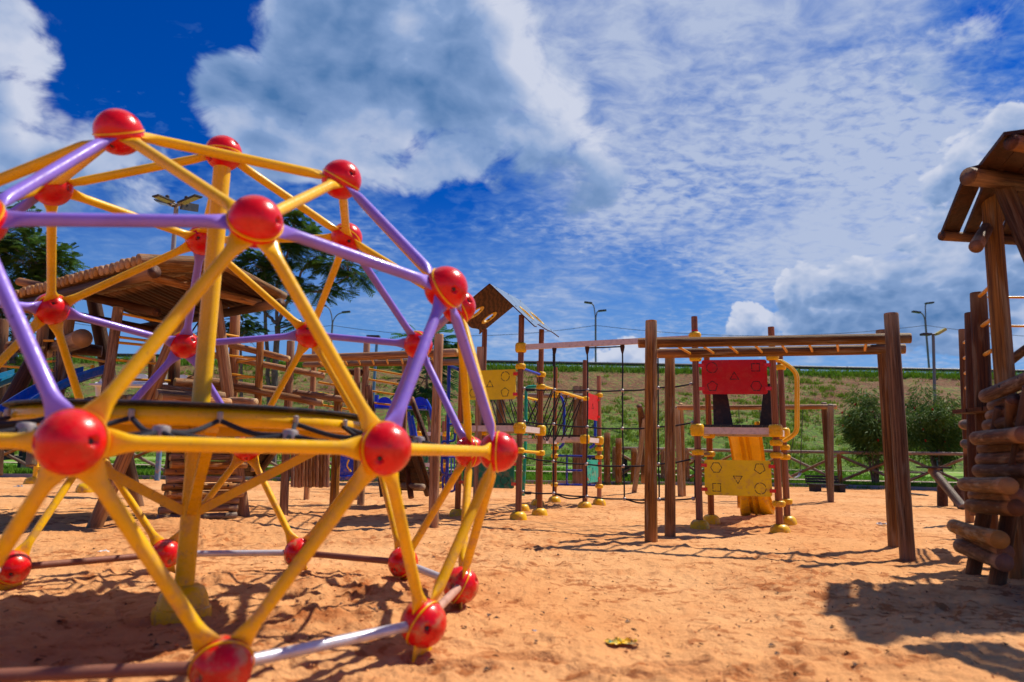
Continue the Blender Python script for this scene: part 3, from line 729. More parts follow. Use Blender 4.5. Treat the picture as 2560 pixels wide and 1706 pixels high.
    for k in range(NN):
        a = pol(RM + .05, k, RZ - .015)
        c0, c1 = pol(1.27, k - .5, .965), pol(1.27, k + .5, .965)
        for c in (c0, c1):
            mid = (a + c) / 2 + V((0, 0, -.025)); tube('rope', curve([a, mid, c], 5), rr, T, 'rope', 8)
        o1 = pol(1.655, k + .18, .925); o2 = pol(1.655, k + .82, .925)
        for o_ in (o1, o2): tube('rope', curve([c1, (c1 + o_) / 2 - V((0, 0, .02)), o_], 4), rr, T, 'rope', 8)
        tube('rope', curve([c0, (c0 + c1) / 2 - V((0, 0, .03)), c1], 5), rr, T, 'rope', 8)
        q = MB().lathe([(.0, -.022), (.028, -.022), (.034, -.016), (.034, .012), (.030, .022), (.012, .026), (0, .026)], c1, 18); q.build('rope_clamp', 'steel', T)
        MB().lathe([(.010, -.02), (.014, -.01), (.014, .03), (.006, .035)], pol(RM + .058, k, RZ - .01), 8).build('rope_hook', 'steel', T)
    for (k, z) in ((11.35, -.02), (11.62, -.015)):
        c = pol(RM + .075, k, RZ + z); b = MB()
        for j in range(4):
            ax = V((random.uniform(-1, 1), random.uniform(-1, 1), random.uniform(-1, 1))).normalized(); u_ = ax.orthogonal().normalized(); w_ = ax.cross(u_)
            b.tube([c + (u_ * math.cos(t_) + w_ * math.sin(t_)) * .024 for t_ in [2 * math.pi * i / 12 for i in range(12)]], .0125, 8, closed=True)
        b.build('rope_knot', 'rope', T)
    tube('rope', curve([pol(RM + .09, 11.3, RZ - .02), pol(1.1, 10.9, .99), pol(1.27, 10.5, .965)], 5), .012, T, 'rope', 8)
    tube('rope', curve([pol(RM + .09, 11.6, RZ - .02), pol(1.15, 11.7, .98), pol(1.3, 11.8, .96)], 5), .012, T, 'rope', 8)
make_dome()

# ------------------------------------------------------------------ monkey bars
def pixpost(pt, pb, Y=None):
    """base from the ground under pixel pb, top on the sight line pt at the same distance"""
    g = G(*pb); top = P(pt[0], pt[1], g.y if Y is None else Y); return g, top
def monkey_bars(label, fl, bl, fr, br, fbeam, bbeam, rungs, rpost, rbeam, mat):
    g0, t0 = pixpost(*fl); g1, t1 = pixpost(*bl); g2, t2 = pixpost(*fr); g3, t3 = pixpost(*br)
    T = thing('monkey_bars', label, 'monkey bars', (g0 + g2) / 2, 'log monkey bars')
    for g, t_, k in ((g0, t0, 1), (g1, t1, .92), (g2, t2, 1.05), (g3, t3, .95)):
        log('post', g - (t_ - g).normalized() * .15, t_, rpost * k, T, mat)
    a0, a1 = P(*fbeam[0], g0.y + .13), P(*fbeam[1], g2.y + .15)
    b0, b1 = P(*bbeam[0], g1.y - .10), P(*bbeam[1], g3.y - .10)
    log('beam', a0, a1, rbeam, T, mat); log('beam', b0, b1, rbeam * .98, T, mat)
    for k in range(rungs):
        s_ = .10 + .80 * (k + .5) / rungs
        p, q = a0.lerp(a1, s_), b0.lerp(b1, s_)
        bar('rung', p - V((0, 0, rbeam * .55)), q - V((0, 0, rbeam * .3)), .014, T, 'rungyel')
    return T
monkey_bars('brown log monkey bars standing in front of the tower with red and yellow panels',
            ((1628, 802), (1628, 1358)), ((1675, 876), (1676, 1338)), ((2228, 784), (2270, 1397)), ((2204, 826), (2237, 1370)),
            ((1596, 858), (2277, 846)), ((1643, 884), (2263, 872)), 8, .066, .057, 'log')
monkey_bars('lighter log monkey bars behind the right side of the climbing dome',
            ((727, 853), (709, 1289)), ((787, 872), (766, 1249)), ((1097, 836), (1084, 1320)), ((1201, 868), (1191, 1292)),
            ((741, 896), (1143, 882)), ((762, 912), (1158, 905)), 9, .058, .054, 'log_orange')

# ------------------------------------------------------------------ plastic play towers
CUP = MB().lathe([(.9, -.25), (1.0, 0), (1.0, .12), (.97, .4), (.88, .7), (.68, .92), (.45, 1.0), (.42, .7)], n=28).mesh('foot_cup_shape', ang=60); CUP.materials.append(None)
def clamp_mesh():
    b = MB().lathe([(.42, -.5), (.80, -.5), (.95, -.38), (1.0, -.2), (1.0, -.03), (.95, 0), (1.0, .03), (1.0, .2), (.95, .38), (.80, .5), (.42, .5)], n=24)
    for s in (0, 1, 2, 3):
        a = s * math.pi / 2 + .4; d = V((math.cos(a), math.sin(a), 0))
        b.lathe([(.13, .9), (.13, 1.06), (.08, 1.08)], (0, 0, .12), 8, d)
    me = b.mesh('clamp_shape', ang=50); me.materials.append(None); return me
CLAMP = clamp_mesh()
def cup(p, T, r=.125, h=.13): p = V((p.x, p.y, gz(p.x, p.y) - .02)); return part('foot_cup', CUP, 'yplastic', T, M.Translation(p) @ M.Diagonal((r, r, h, 1)))
def clamp(p, T, r=.08, h=.085, ax=None):
    m = M.Translation(p)
    if ax is not None: m = m @ V(ax).to_track_quat('Z', 'Y').to_matrix().to_4x4()
    return part('clamp', CLAMP, 'yplastic', T, m @ M.Rotation(rnd.uniform(0, 6), 4, 'Z') @ M.Diagonal((r, r, h, 1)))
def rpost(p, z, T, r=.042):
    return part('post', rnd.choice(LOGS[:3]), 'resin', T, seg_matrix(V((p.x, p.y, .03)), V((p.x, p.y, z)), r, rnd.uniform(0, 6.28)))
def rrect(w, h, c=.03, k=4):
    o = []
    for (sx, sy, a0) in ((1, 1, 0), (-1, 1, 90), (-1, -1, 180), (1, -1, 270)):
        for j in range(k + 1):
            a = R(a0 + 90 * j / k); o.append((sx * (w / 2 - c) + c * math.cos(a), sy * (h / 2 - c) + c * math.sin(a)))
    return o
def symbol(o, ux, uz, nrm, n, r, rot, parent, lw=.010):
    """outline of a polygon in dashes, cut marks on a play panel"""
    b = MB(); o = V(o)
    if n > 8: segs = [(i, i + 1) for i in range(n) if i % (n // 4) != 0]; pts = [(r * math.cos(2 * math.pi * i / n + rot), r * math.sin(2 * math.pi * i / n + rot)) for i in range(n + 1)]
    else:
        c = [(r * math.cos(2 * math.pi * i / n + rot), r * math.sin(2 * math.pi * i / n + rot)) for i in range(n + 1)]; pts = []; segs = []
        for i in range(n):
            (x0, y0), (x1, y1) = c[i], c[i + 1]
            for (s0, s1) in (((-.03, .42), (.56, 1.03)) if i % 2 == 0 else ((-.03, .74), (.86, 1.03))):
                segs.append((len(pts), len(pts) + 1)); pts += [(x0 + (x1 - x0) * s0, y0 + (y1 - y0) * s0), (x0 + (x1 - x0) * s1, y0 + (y1 - y0) * s1)]
    for i, j in segs:
        p = o + ux * pts[i][0] + uz * pts[i][1]; q = o + ux * pts[j][0] + uz * pts[j][1]; d = q - p
        b.box((p + q) / 2, (d.length + lw * .3, lw, .003), (d.normalized(), nrm.cross(d).normalized(), nrm))
    return b.build('symbol', 'black', parent, smooth=False)
TRI, SQ, PEN, HEX, CIR = 3, 4, 5, 6, 24
def panel(a, b_, z0, z1, mat, T, marks, inset=.075, side=-1):
    """panel between posts a and b_, marks = [(n, rot_deg, u, v)]"""
    d = V((b_.x - a.x, b_.y - a.y, 0)); L = d.length; ux = d.normalized(); uz = V((0, 0, 1)); nrm = ux.cross(uz) * (1 if side < 0 else -1)
    w = L - 2 * inset; h = z1 - z0; c = V(((a.x + b_.x) / 2, (a.y + b_.y) / 2, (z0 + z1) / 2))
    pn = MB().prism(rrect(w, h), c, ux, uz, .018).build('panel', mat, T, ang=30)
    for (n, rot, u, v_) in marks:
        symbol(c + ux * u * w + uz * v_ * h + nrm * .0105, ux, uz, nrm, n, .068 if n != TRI else .062, R(rot), pn, .008)
    for s in (-1, 1):
        for t_ in (-1, 1):
            p = c + ux * s * (w / 2 + .012) + uz * t_ * h * .34
            br = MB().box(p + nrm * .012, (.085, .03, .045), (ux, nrm, uz)); br.build('bracket', 'red', T, smooth=False)
    return pn
F1 = [(CIR, 0, -.34, .27), (SQ, 45, .33, .27), (TRI, 90, .0, .0), (PEN, 90, -.34, -.27), (HEX, 0, .33, -.27)]
F2 = [(HEX, 0, -.32, .28), (PEN, -90, .33, .28), (TRI, -90, .0, -.02), (SQ, 45, -.32, -.28), (CIR, 0, .33, -.28)]
def deck(c4, z, T, names=True):
    """c4 corner posts in order; board deck, light beams along the sides, beam clamps at the corners"""
    ctr = sum(c4, V((0, 0, 0))) / 4
    q = [p.lerp(ctr, .06) for p in c4]; n = 7
    for i in range(n):
        s0, s1 = (i + .04) / n, (i + .96) / n
        v = [q[0].lerp(q[1], s0), q[0].lerp(q[1], s1), q[3].lerp(q[2], s1), q[3].lerp(q[2], s0)]
        v = [V((p.x, p.y, z)) for p in v] + [V((p.x, p.y, z + .03)) for p in v]
        MB().add(v, [(3, 2, 1, 0), (4, 5, 6, 7), (0, 1, 5, 4), (1, 2, 6, 5), (2, 3, 7, 6), (3, 0, 4, 7)]).build('deck_board', 'black', T, smooth=False)
    for i in range(4):
        a, b_ = c4[i], c4[(i + 1) % 4]; d = V((b_.x - a.x, b_.y - a.y, 0)); u = d.normalized()
        MB().box(V(((a.x + b_.x) / 2, (a.y + b_.y) / 2, z - .05)), (d.length - .10, .045, .085), (u, V((-u.y, u.x, 0)), V((0, 0, 1)))).build('deck_beam', 'deckwood', T, smooth=False)
        clamp(V((a.x, a.y, z - .045)), T, .088, .155)

# tower with the yellow slide
FL, FR_, BLp, BRp = G(1748, 1312), G(1949, 1319), G(1780, 1300), G(1968, 1306)
FL = P(1749, 1300, 9.05); FR_ = P(1949, 1300, 8.85); BLp = P(1778, 1290, 9.95); BRp = P(1968, 1290, 9.75)
for q in (FL, FR_, BLp, BRp): q.z = 0
def slide(T, top, end, w, mat, side=.13, curve_z=None, flare=1.0, n=16, name='slide'):
    """open chute from top to end with raised side walls and two ribs underneath"""
    top, end = V(top), V(end); d = end - top; h = V((d.x, d.y, 0)).normalized(); s_ = V((-h.y, h.x, 0)); g = []
    for i in range(n + 1):
        t_ = i / n; p = top.lerp(end, t_)
        z = top.z + (end.z - top.z) * (t_ + .10 * math.sin(t_ * math.pi * 2) * -1 * .6)
        if t_ > .8: z = z + (t_ - .8) ** 2 * .8
        wd = w * (1 + (flare - 1) * max(0, (t_ - .7) / .3)) / 2
        prof = [(-wd - .035, side * .80), (-wd - .03, side), (-wd, side), (-wd + .01, .03), (-wd + .05, 0), (-wd * .35, .0), (-wd * .3, .045), (-wd * .12, .045), (-wd * .07, 0),
                (wd * .07, 0), (wd * .12, .045), (wd * .3, .045), (wd * .35, 0), (wd - .05, 0), (wd - .01, .03), (wd, side), (wd + .03, side), (wd + .035, side * .80)]
        g.append([V((p.x, p.y, z)) + s_ * a + V((0, 0, c)) for a, c in prof])
    return MB().sheet(g, .012, (0, 0, 1)).build(name, mat, T, ang=35)
def slide_tower():
    T = thing('play_tower', 'play tower with a red panel over a yellow one and a yellow slide', 'play tower', (FL + FR_ + BLp + BRp) / 4, 'play towers')
    zt = {0: P(1741, 792, FL.y).z, 1: P(1931, 818, FR_.y).z, 2: P(1949, 872, BRp.y).z, 3: P(1769, 872, BLp.y).z}
    c4 = [FL, FR_, BRp, BLp]
    for i, p in enumerate(c4):
        rpost(p, zt[i], T, .043); cup(p, T)
    bar('red_band', V((FL.x, FL.y, zt[0] - .20)), V((FL.x, FL.y, zt[0] - .185)), .0445, T, 'red')
    dz = P(1745, 1067, FL.y).z
    deck(c4, dz, T)
    z = lambda y, p: P(1850, y, p.y).z
    panel(FL, FR_, z(988, FL), z(903, FL), 'rpanel', T, F1); panel(FL, FR_, z(1239, FL), z(1151, FL), 'ypanel', T, F2)
    for p, ys_ in ((FL, (842, 899, 1133)), (FR_, (893, 1106, 1137, 1258)), (BLp, (1137,)), (BRp, (917, 1117, 1141, 1252))):
        for y in ys_: clamp(V((p.x, p.y, z(y, p))), T, .078, .075 if y != 842 else .09)
    # entry boards of the slide: two black trapezoids at the back
    u = (BRp - BLp).normalized(); L = (BRp - BLp).length
    for s, a0 in ((0, 0), (1, 1)):
        poly = [(.06, 0), (.33, 0), (.24, .62), (.06, .62)] if s == 0 else [(L - .06, 0), (L - .06, .62), (L - .24, .62), (L - .33, 0)]
        MB().prism(poly, V((BLp.x, BLp.y, dz + .035)) + V((0, -.03, 0)), u, V((0, 0, 1)), .02).build('entry_board', 'black', T, smooth=False)
        clamp(V((BLp.x, BLp.y, 0)).lerp(V((BRp.x, BRp.y, 0)), .32 if s == 0 else .70) + V((0, .12, dz + .08)), T, .04, .09)
    c = BLp.lerp(BRp, .46); slide(T, V((c.x, c.y + .02, dz - .02)), V((P(1893, 1280, 11.0).x, 11.0, -.02)), .40, 'yplastic', .14, flare=1.3)
    # curved hand rails on the right side
    for p, k in ((FR_, 0), (BRp, 1)):
        px = [(904, 350), (950, 378), (985, 410), (1003, 450), (1005, 560), (1005, 700), (1003, 765), (985, 800), (925, 842)]
        off = 14 if k == 0 else 0
        pts = [P(1580 + (x + 12 * k) / 2.45, 760 + (y + off * k) / 2.45, p.y + (.12 if k == 0 else -.2)) for x, y in px]
        tube('hand_rail', curve(pts, 5), .021, T, 'yellow', 12)
        tube('hand_rail', [pts[0] - V((.10, 0, 0)), pts[0] + V((.01, 0, 0))], .021, T, 'yellow', 12)
    bar('side_bar', V((FL.x, FL.y, z(1137, FL))), V((BLp.x, BLp.y, z(1137, BLp))), .02, T, 'log_grey')
    MB().lathe([(.0, -.02), (.03, -.02), (.03, .02), (0, .02)], V((FR_.x + .06, FR_.y + .4, dz - .03)), 12).build('cap', 'yplastic', T)
    return dz
DZ = slide_tower()

# tower with the pitched roof
A2 = P(1144, 1270, 10.45); B2 = P(1296, 1270, 10.02); C2 = P(1349, 1270, 10.85); D2 = P(1201, 1270, 11.3)
for q in (A2, B2, C2, D2): q.z = 0
def roof_tower():
    T = thing('play_tower', 'play tower with a pitched roof with round portholes, beyond the edge of the climbing dome', 'play tower', (A2 + B2 + C2 + D2) / 4, 'play towers')
    tops = [P(1153, 812, A2.y).z, P(1303, 788, B2.y).z, P(1356, 824, C2.y).z, P(1220, 824, D2.y).z]
    for p, zt in zip((A2, B2, C2, D2), tops): rpost(p, zt, T, .043); cup(p, T)
    dz = P(1300, 1063, B2.y).z; deck([A2, B2, C2, D2], dz, T)
    z = lambda y, p: P(1250, y, p.y).z
    panel(A2, B2, z(997, B2), z(922, B2), 'ypanel', T, [(TRI, 90, -.0, .0), (CIR, 0, .30, .27), (PEN, 90, .30, -.27), (SQ, 45, -.33, .27), (HEX, 0, -.33, -.27)])
    panel(A2, B2, z(1222, B2), z(1148, B2), 'green', T, [(TRI, 90, -.0, .05), (HEX, 0, .32, -.22), (PEN, 90, -.33, -.22)])
    for p, yy in ((B2, (869, 916, 1126)), (C2, (935, 966, 1131)), (A2, (1126,)), (D2, (940,))):
        for y in yy: clamp(V((p.x, p.y, z(y, p))), T, .075 if y != 869 else .085, .08 if y != 869 else .14)
    bar('side_bar', V((B2.x, B2.y, z(920, B2))), V((C2.x, C2.y, z(936, C2))), .022, T, 'blue')
    bar('side_bar', V((B2.x, B2.y, z(1127, B2))), V((C2.x, C2.y, z(1130, C2))), .022, T, 'yellow')
    # roof: two thin boards, ridge towards the back right, scalloped eaves, two portholes each
    rn = P(1224, 710, 9.75); rf = P(1300, 752, 11.45)
    rid = rf - rn; L = rid.length; ur = rid.normalized()
    for side, (pe, Ye) in enumerate((((1329, 813), 9.45), ((1128, 815), 10.35))):
        en = P(pe[0], pe[1], Ye); dn = en - rn; dn = dn - ur * dn.dot(ur); w = dn.length; ud = dn.normalized(); nrm = ur.cross(ud)
        def S_(u, v_): return rn + ur * u + ud * v_
        nu, nv = 26, 16; holes = [(L * .36, w * .58), (L * .76, w * .58)]; hr = .125
        b = MB()
        # board as an outline with holes: use a polygon strip fan per cell, cells inside a porthole left open
        def edge(u): s = u / L; return w * (1.0 - .13 * (math.sin(s * math.pi) ** .8 if .0 < s < 1 else 0)) + .03 * math.sin(s * math.pi * 4)
        top, bot = {}, {}
        N1 = 64; M1 = 44; vv = []; ff = []
        for i in range(N1 + 1):
            u = L * i / N1
            for j in range(M1 + 1): vv.append((u, edge(u) * j / M1))
        for i in range(N1):
            for j in range(M1):
                cu, cv = L * (i + .5) / N1, edge(L * (i + .5) / N1) * (j + .5) / M1
                if any((cu - a) ** 2 + (cv - c) ** 2 < (hr * .9) ** 2 for a, c in holes): continue
                k = i * (M1 + 1) + j; ff.append((k, k + M1 + 1, k + M1 + 2, k + 1))
        K = len(vv); pts = [S_(u, v_) + nrm * .008 for u, v_ in vv] + [S_(u, v_) - nrm * .008 for u, v_ in vv]
        f2 = list(ff) + [tuple(x + K for x in g[::-1]) for g in ff]
        from collections import Counter
        ec = Counter()
        for g in ff:
            for a_, c_ in zip(g, g[1:] + g[:1]): ec[(min(a_, c_), max(a_, c_))] += 1
        for g in ff:
            for a_, c_ in zip(g, g[1:] + g[:1]):
                if ec[(min(a_, c_), max(a_, c_))] == 1: f2.append((c_, a_, a_ + K, c_ + K))
        ro = MB().add(pts, f2).build('roof', 'roofboard', T, ang=30)
        for a, c in holes:
            q = [S_(a, c) + (ur * math.cos(t_) + ud * math.sin(t_)) * (hr) for t_ in [2 * math.pi * i / 30 for i in range(30)]]
            b = MB()
            prof = [(hr - .018, -.016), (hr + .028, -.016), (hr + .028, .016), (hr - .018, .016)]
            v_ = []; f_ = []
            for i in range(32):
                t_ = 2 * math.pi * i / 32; dd = ur * math.cos(t_) + ud * math.sin(t_)
                for (rr_, hh) in prof: v_.append(S_(a, c) + dd * rr_ + nrm * hh)
            for i in range(32):
                for j in range(4): f_.append((i * 4 + j, i * 4 + (j + 1) % 4, ((i + 1) % 32) * 4 + (j + 1) % 4, ((i + 1) % 32) * 4 + j))
            b.add(v_, f_).build('porthole', 'yplastic', ro, ang=30)
        b = MB()
        for (a, c) in ((.1, .06), (.1, .5), (.12, .85), (.5, .04), (.5, .8), (.9, .06), (.9, .5), (.88, .85)):
            for o_ in (0, .035): b.lathe([(.008, -.014), (.008, .014)], S_(L * a + o_, w * c), 6, nrm)
        b.build('bolts', 'darkmetal', ro)['kind'] = 'stuff'
def roofboard():
    m, n, b = principled('roof_board'); v, r = coords(n)
    g = n.noise(n.mapping(v, (3, 3, 3)), 1.4, 5, .6, 1.5); w = n.new('ShaderNodeTexWave'); n.put(w.inputs[0], v)
    w.inputs['Scale'].default_value = 5; w.inputs['Distortion'].default_value = 9; w.inputs['Detail'].default_value = 3
    geo = n.new('ShaderNodeNewGeometry'); sz = n.new('ShaderNodeSeparateXYZ'); n.l.new(geo.outputs['True Normal'], sz.inputs[0])
    inner = n.mix(n.rng(w.outputs[1], .2, .8), (.13, .048, .022), (.060, .022, .012))
    outer = n.mix(n.rng(g, .3, .7), (.10, .17, .30), (.16, .25, .38))
    # the two faces differ in colour: blue-grey facing up, brown grain facing down
    at = n.new('ShaderNodeAttribute'); at.attribute_name = 'outer'
    n.l.new(n.mix(n.rng(sz.outputs[2], -.02, .02), inner, outer), b.inputs['Base Color']); b.inputs['Roughness'].default_value = .6
    b.inputs['Specular IOR Level'].default_value = .12
    return m
MAT['roofboard'] = roofboard()
roof_tower()

# third tower, lower and open, further back
A3 = P(1344, 1250, 12.95); B3 = P(1462, 1250, 12.4); C3 = P(1498, 1250, 13.3); D3 = P(1386, 1250, 13.75)
for q in (A3, B3, C3, D3): q.z = 0
def open_tower():
    T = thing('play_tower', 'open play tower behind the rope net with small red and turquoise panels', 'play tower', (A3 + B3 + C3 + D3) / 4, 'play towers')
    for p, t_ in ((A3, (1346, 903)), (B3, (1464, 901)), (C3, (1497, 940)), (D3, (1387, 919))):
        rpost(p, P(*t_, p.y).z, T, .043); cup(p, T)
    dz = P(1400, 1091, B3.y).z; deck([A3, B3, C3, D3], dz, T)
    z = lambda y, p: P(1450, y, p.y).z
    panel(B3, C3, z(1046, B3), z(980, B3), 'rpanel', T, [(TRI, 90, 0, 0)], .09); panel(B3, C3, z(1208, B3), z(1150, B3), 'teal', T, [(TRI, 90, 0, 0), (CIR, 0, -.28, -.3), (SQ, 45, -.28, .3)], .09)
    for p, yy in ((B3, (997,)), (C3, (988, 1122, 1142, 1215)), (D3, (983, 991, 1121, 1141, 1213)), (A3, (965,))):
        for y in yy: clamp(V((p.x, p.y, z(y, p))), T, .075, .075)
    for y in (1141, 1213): bar('ladder_rail', V((D3.x, D3.y, z(y, D3))), V((C3.x, C3.y, z(y, C3))), .02, T, 'blue')
    for s_ in (.28, .80):
        p = D3.lerp(C3, s_); bar('ladder_rung', V((p.x, p.y, z(1141, p))), V((p.x, p.y, z(1213, p))), .018, T, 'blue')
    p, q = D3.lerp(C3, .28), D3.lerp(C3, .80); bar('ladder_rung', V((p.x, p.y, z(1177, p))), V((q.x, q.y, z(1177, q))), .018, T, 'blue')
    for (x0, x1) in ((1400, 1410), (1487, 1488)):
        Y = 14.0; pts = [P(x0, 991, Y), P(x0 + 6, 1000, Y), P(x1, 1020, Y), P(x1, 1060, Y), P(x1, 1090, Y), P(x1 - 3, 1112, Y), P(x1 - 14, 1121, Y)]
        tube('hand_rail', curve(pts, 4), .028, T, 'blue')
open_tower()

# rope bridge between the second and third tower
def rope_bridge():
    T = thing('rope_bridge', 'sagging black rope bridge with yellow hand rails between two play towers', 'rope bridge', ((B2 + B3) / 2))
    zr0, zr1 = P(1350, 965, C2.y).z, P(1464, 998, B3.y).z
    rails = []
    for a, b_ in ((C2, B3), (D2, A3)):
        p, q = V((a.x, a.y, zr0)), V((b_.x, b_.y, zr1)); rails.append((p, q)); tube('hand_rail', [p, q], .026, T, 'yellow', 12)
    zf = P(1400, 1092, 12.4).z
    for k in range(6):
        s_ = (k + .5) / 6; sag = -.10 * math.sin(math.pi * s_)
        c = rails[0][0].lerp(rails[0][1], s_).lerp(rails[1][0].lerp(rails[1][1], s_), .5); c.z = zf + sag
        for r0, r1 in rails:
            pt = r0.lerp(r1, s_); w = (pt - V((c.x, c.y, pt.z))); foot = c + w * .35; foot.z = c.z
            for e in (-.09, .09):
                tube('rope', [pt + (r1 - r0) * e * .1, foot + (r1 - r0) * e * .8], .010, T, 'rope', 6)
            MB().lathe([(0, -.03), (.022, -.02), (.022, .02), (0, .03)], pt - V((0, 0, .035)), 8).build('shackle', 'steel', T)
        u = (rails[0][0] - rails[1][0]).normalized()
        MB().box(c - V((0, 0, .02)), (.52, .11, .04), (u, V((-u.y, u.x, 0)), V((0, 0, 1)))).build('tread', 'deckwood', T, smooth=False)
rope_bridge()

# climbing net hung from a beam
def net():
    Y0, Y1 = B2.y, FL.y
    T = thing('climbing_net', 'black rope climbing net with metal ball joints hanging from a pale beam', 'climbing net', V((1.2, 9.6, 0)))
    def at(px, py): s_ = (px - 1305) / (1742 - 1305); return P(px, py, Y0 * (1 - s_) + Y1 * s_)
    p, q = at(1316, 868), at(1738, 846); d = (q - p).normalized(); s_ = V((-d.y, d.x, 0)).normalized()
    MB().box((p + q) / 2, ((q - p).length, .06, .075), (d, s_, d.cross(s_))).build('beam', 'deckwood', T, smooth=False)
    cols = {1386: (877, [(1386, 975), (1384, 1061), (1383, 1154), (1384, 1234)]), 1468: (875, [(1469, 976), (1468, 1068), (1466, 1161), (1467, 1242)]),
            1556: (872, [(1556, 977), (1556, 1072), (1558, 1166), (1561, 1248)]), 1644: (868, [(1645, 970), (1645, 1068), (1646, 1161), (1648, 1249)])}
    rows = [[(1310, 972)], [(1311, 1055)], [(1309, 1143)], [(1307, 1230)]]
    for x, (y0, pts) in cols.items():
        w = [at(x, y0)] + [at(*p) for p in pts]
        for k in range(len(w) - 1): tube('rope', curve([w[k], (w[k] + w[k + 1]) / 2 + V((.004, 0, 0)), w[k + 1]], 3), .0105, T, 'rope', 8)
        h = at(x, y0 - 4); MB().lathe([(.01, .04), (.03, .03), (.034, 0), (.024, -.05), (.012, -.09)], h, 10).build('hook', 'plank', T)
        for k, p in enumerate(pts): rows[k].append(p)
    for r, e in zip(rows, ((1727, 961), (1731, 1057), (1731, 1148), (1733, 1247))): r.append(e)
    for k, r in enumerate(rows):
        w = [at(*p) for p in r]
        for i in range(len(w) - 1):
            tube('rope', curve([w[i], (w[i] + w[i + 1]) / 2 - V((0, 0, .012)), w[i + 1]], 3), .0105, T, 'rope', 8)
            if k == 3 and i in (1, 3): tube('rope', curve([w[i], (w[i] + w[i + 1]) / 2 - V((0, 0, .05)), w[i + 1]], 4), .0105, T, 'rope', 8)
        for i, c in enumerate(w):
            r_ = .026
            MB().lathe([(r_ * math.cos(t_), r_ * math.sin(t_)) for t_ in [R(a) for a in range(-80, 81, 20)]], c, 12).build('ball_joint', 'steel', T)
    tube('rope', [at(1735, 965), at(1736, 1055)], .011, T, 'rope', 8); tube('rope', [at(1737, 1150), at(1738, 1245)], .011, T, 'rope', 8)
    tube('rope', curve([at(1470, 870), at(1512, 869), at(1553, 867)], 4), .010, T, 'rope', 8)
    for (x, y, n_) in ((1385, 900, 9), (1328, 975, 7), (1322, 1233, 5)):
        b = MB()
        for j in range(n_):
            c = at(x + (j - n_ / 2) * (3 if y != 900 else 0), y + (j - n_ / 2) * (4 if y == 900 else 0))
            b.lathe([(.006, -.018), (.022, -.006), (.022, .006), (.006, .018)], c, 8, (0, 0, 1) if y == 900 else (1, 0, 0))
        b.build('rope_knot', 'rope', T)
net()

# blue climbing pole and turquoise pole by the roofed tower
T = thing('climbing_pole', 'blue climbing pole with curly hooked steps left of the roofed tower', 'climbing pole', P(1123, 1237, 10.9))
Y = 10.9
tube('pole', curve([P(1147, 924, Y - .3), P(1127, 917, Y), P(1123, 922, Y), P(1121, 1000, Y), P(1120, 1100, Y), P(1116, 1234, Y)], 4), .028, T, 'blue', 12)
for k, (y, s_) in enumerate(((1063, 1), (1106, -1), (1143, -1), (1188, 1), (1228, -1))):
    h = 32
    pts = [(0, 0), (s_ * 12, -2), (s_ * 16, 6), (s_ * 16, h), (s_ * 12, h + 8), (0, h + 9)]
    if k == 4: pts = [(0, 0), (-8, 0), (-13, -6), (-14, -30), (-10, -38), (0, -40)]
    tube('step', curve([P(1121 + a, y + c, Y) for a, c in pts], 4), .018, T, 'blue', 8)
T = thing('climbing_pole', 'slim turquoise sliding pole with a bent top between the roofed tower and the net', 'climbing pole', P(1312, 1240, 11.6))
tube('pole', curve([P(1366, 966, 11.6), P(1330, 967, 11.6), P(1318, 970, 11.6), P(1315, 985, 11.6), P(1314, 1100, 11.6), P(1308, 1240, 11.6)], 5), .026, T, 'teal', 12)
cup(P(1308, 1240, 11.6), T, .11, .12)

# ------------------------------------------------------------------ far playground pieces
def far_tower():
    Y = 18.5; T = thing('play_tower', 'small far play tower with a green circle panel, seen between the dome struts', 'play tower', P(1075, 1222, Y), 'play towers')
    ps = [P(1042, 1210, Y), P(1112, 1210, Y), P(1104, 1205, Y + 1.1), P(1048, 1205, Y + 1.1)]
    for p in ps: p.z = 0
    for p, zt in zip(ps, (1.9, 1.9, 1.8, 1.8)): rpost(p, zt, T, .05); cup(p, T, .15, .14)
    z = lambda y: P(1075, y, Y).z
    for y in (1085, 1163):
        u = (ps[1] - ps[0]).normalized(); c = (ps[0] + ps[1]) / 2
        MB().box(V((c.x, c.y, z(y))), ((ps[1] - ps[0]).length - .1, .06, .10), (u, V((-u.y, u.x, 0)), V((0, 0, 1)))).build('deck_beam', 'white', T, smooth=False)
        for p in ps[:2]: clamp(V((p.x, p.y, z(y))), T, .11, .12)
    c = V(((ps[0].x + ps[1].x) / 2 - .2, ps[0].y - .04, z(1146))); ux = V((1, 0, 0)); uz = V((0, 0, 1))
    pn = MB().prism(rrect(.22, .24), c, ux, uz, .03).build('panel', 'green', T, smooth=False); symbol(c + V((0, -.018, 0)), ux, uz, V((0, -1, 0)), 24, .08, 0, pn, .014)
    c2 = V(((ps[0].x + ps[1].x) / 2 + .15, ps[0].y - .04, z(1100))); MB().prism(rrect(.22, .22), c2, ux, uz, .03).build('panel', 'green', T, smooth=False)
    bar('low_bar', V((ps[0].x, ps[0].y, z(1185))), V((ps[1].x, ps[1].y, z(1185))), .055, T, 'black')
    for p, k in ((ps[0], 1), (ps[1], -1)): bar('bracket', V((p.x + .03 * k, p.y, z(1185))), V((p.x + .12 * k, p.y, z(1185))), .05, T, 'red')
far_tower()
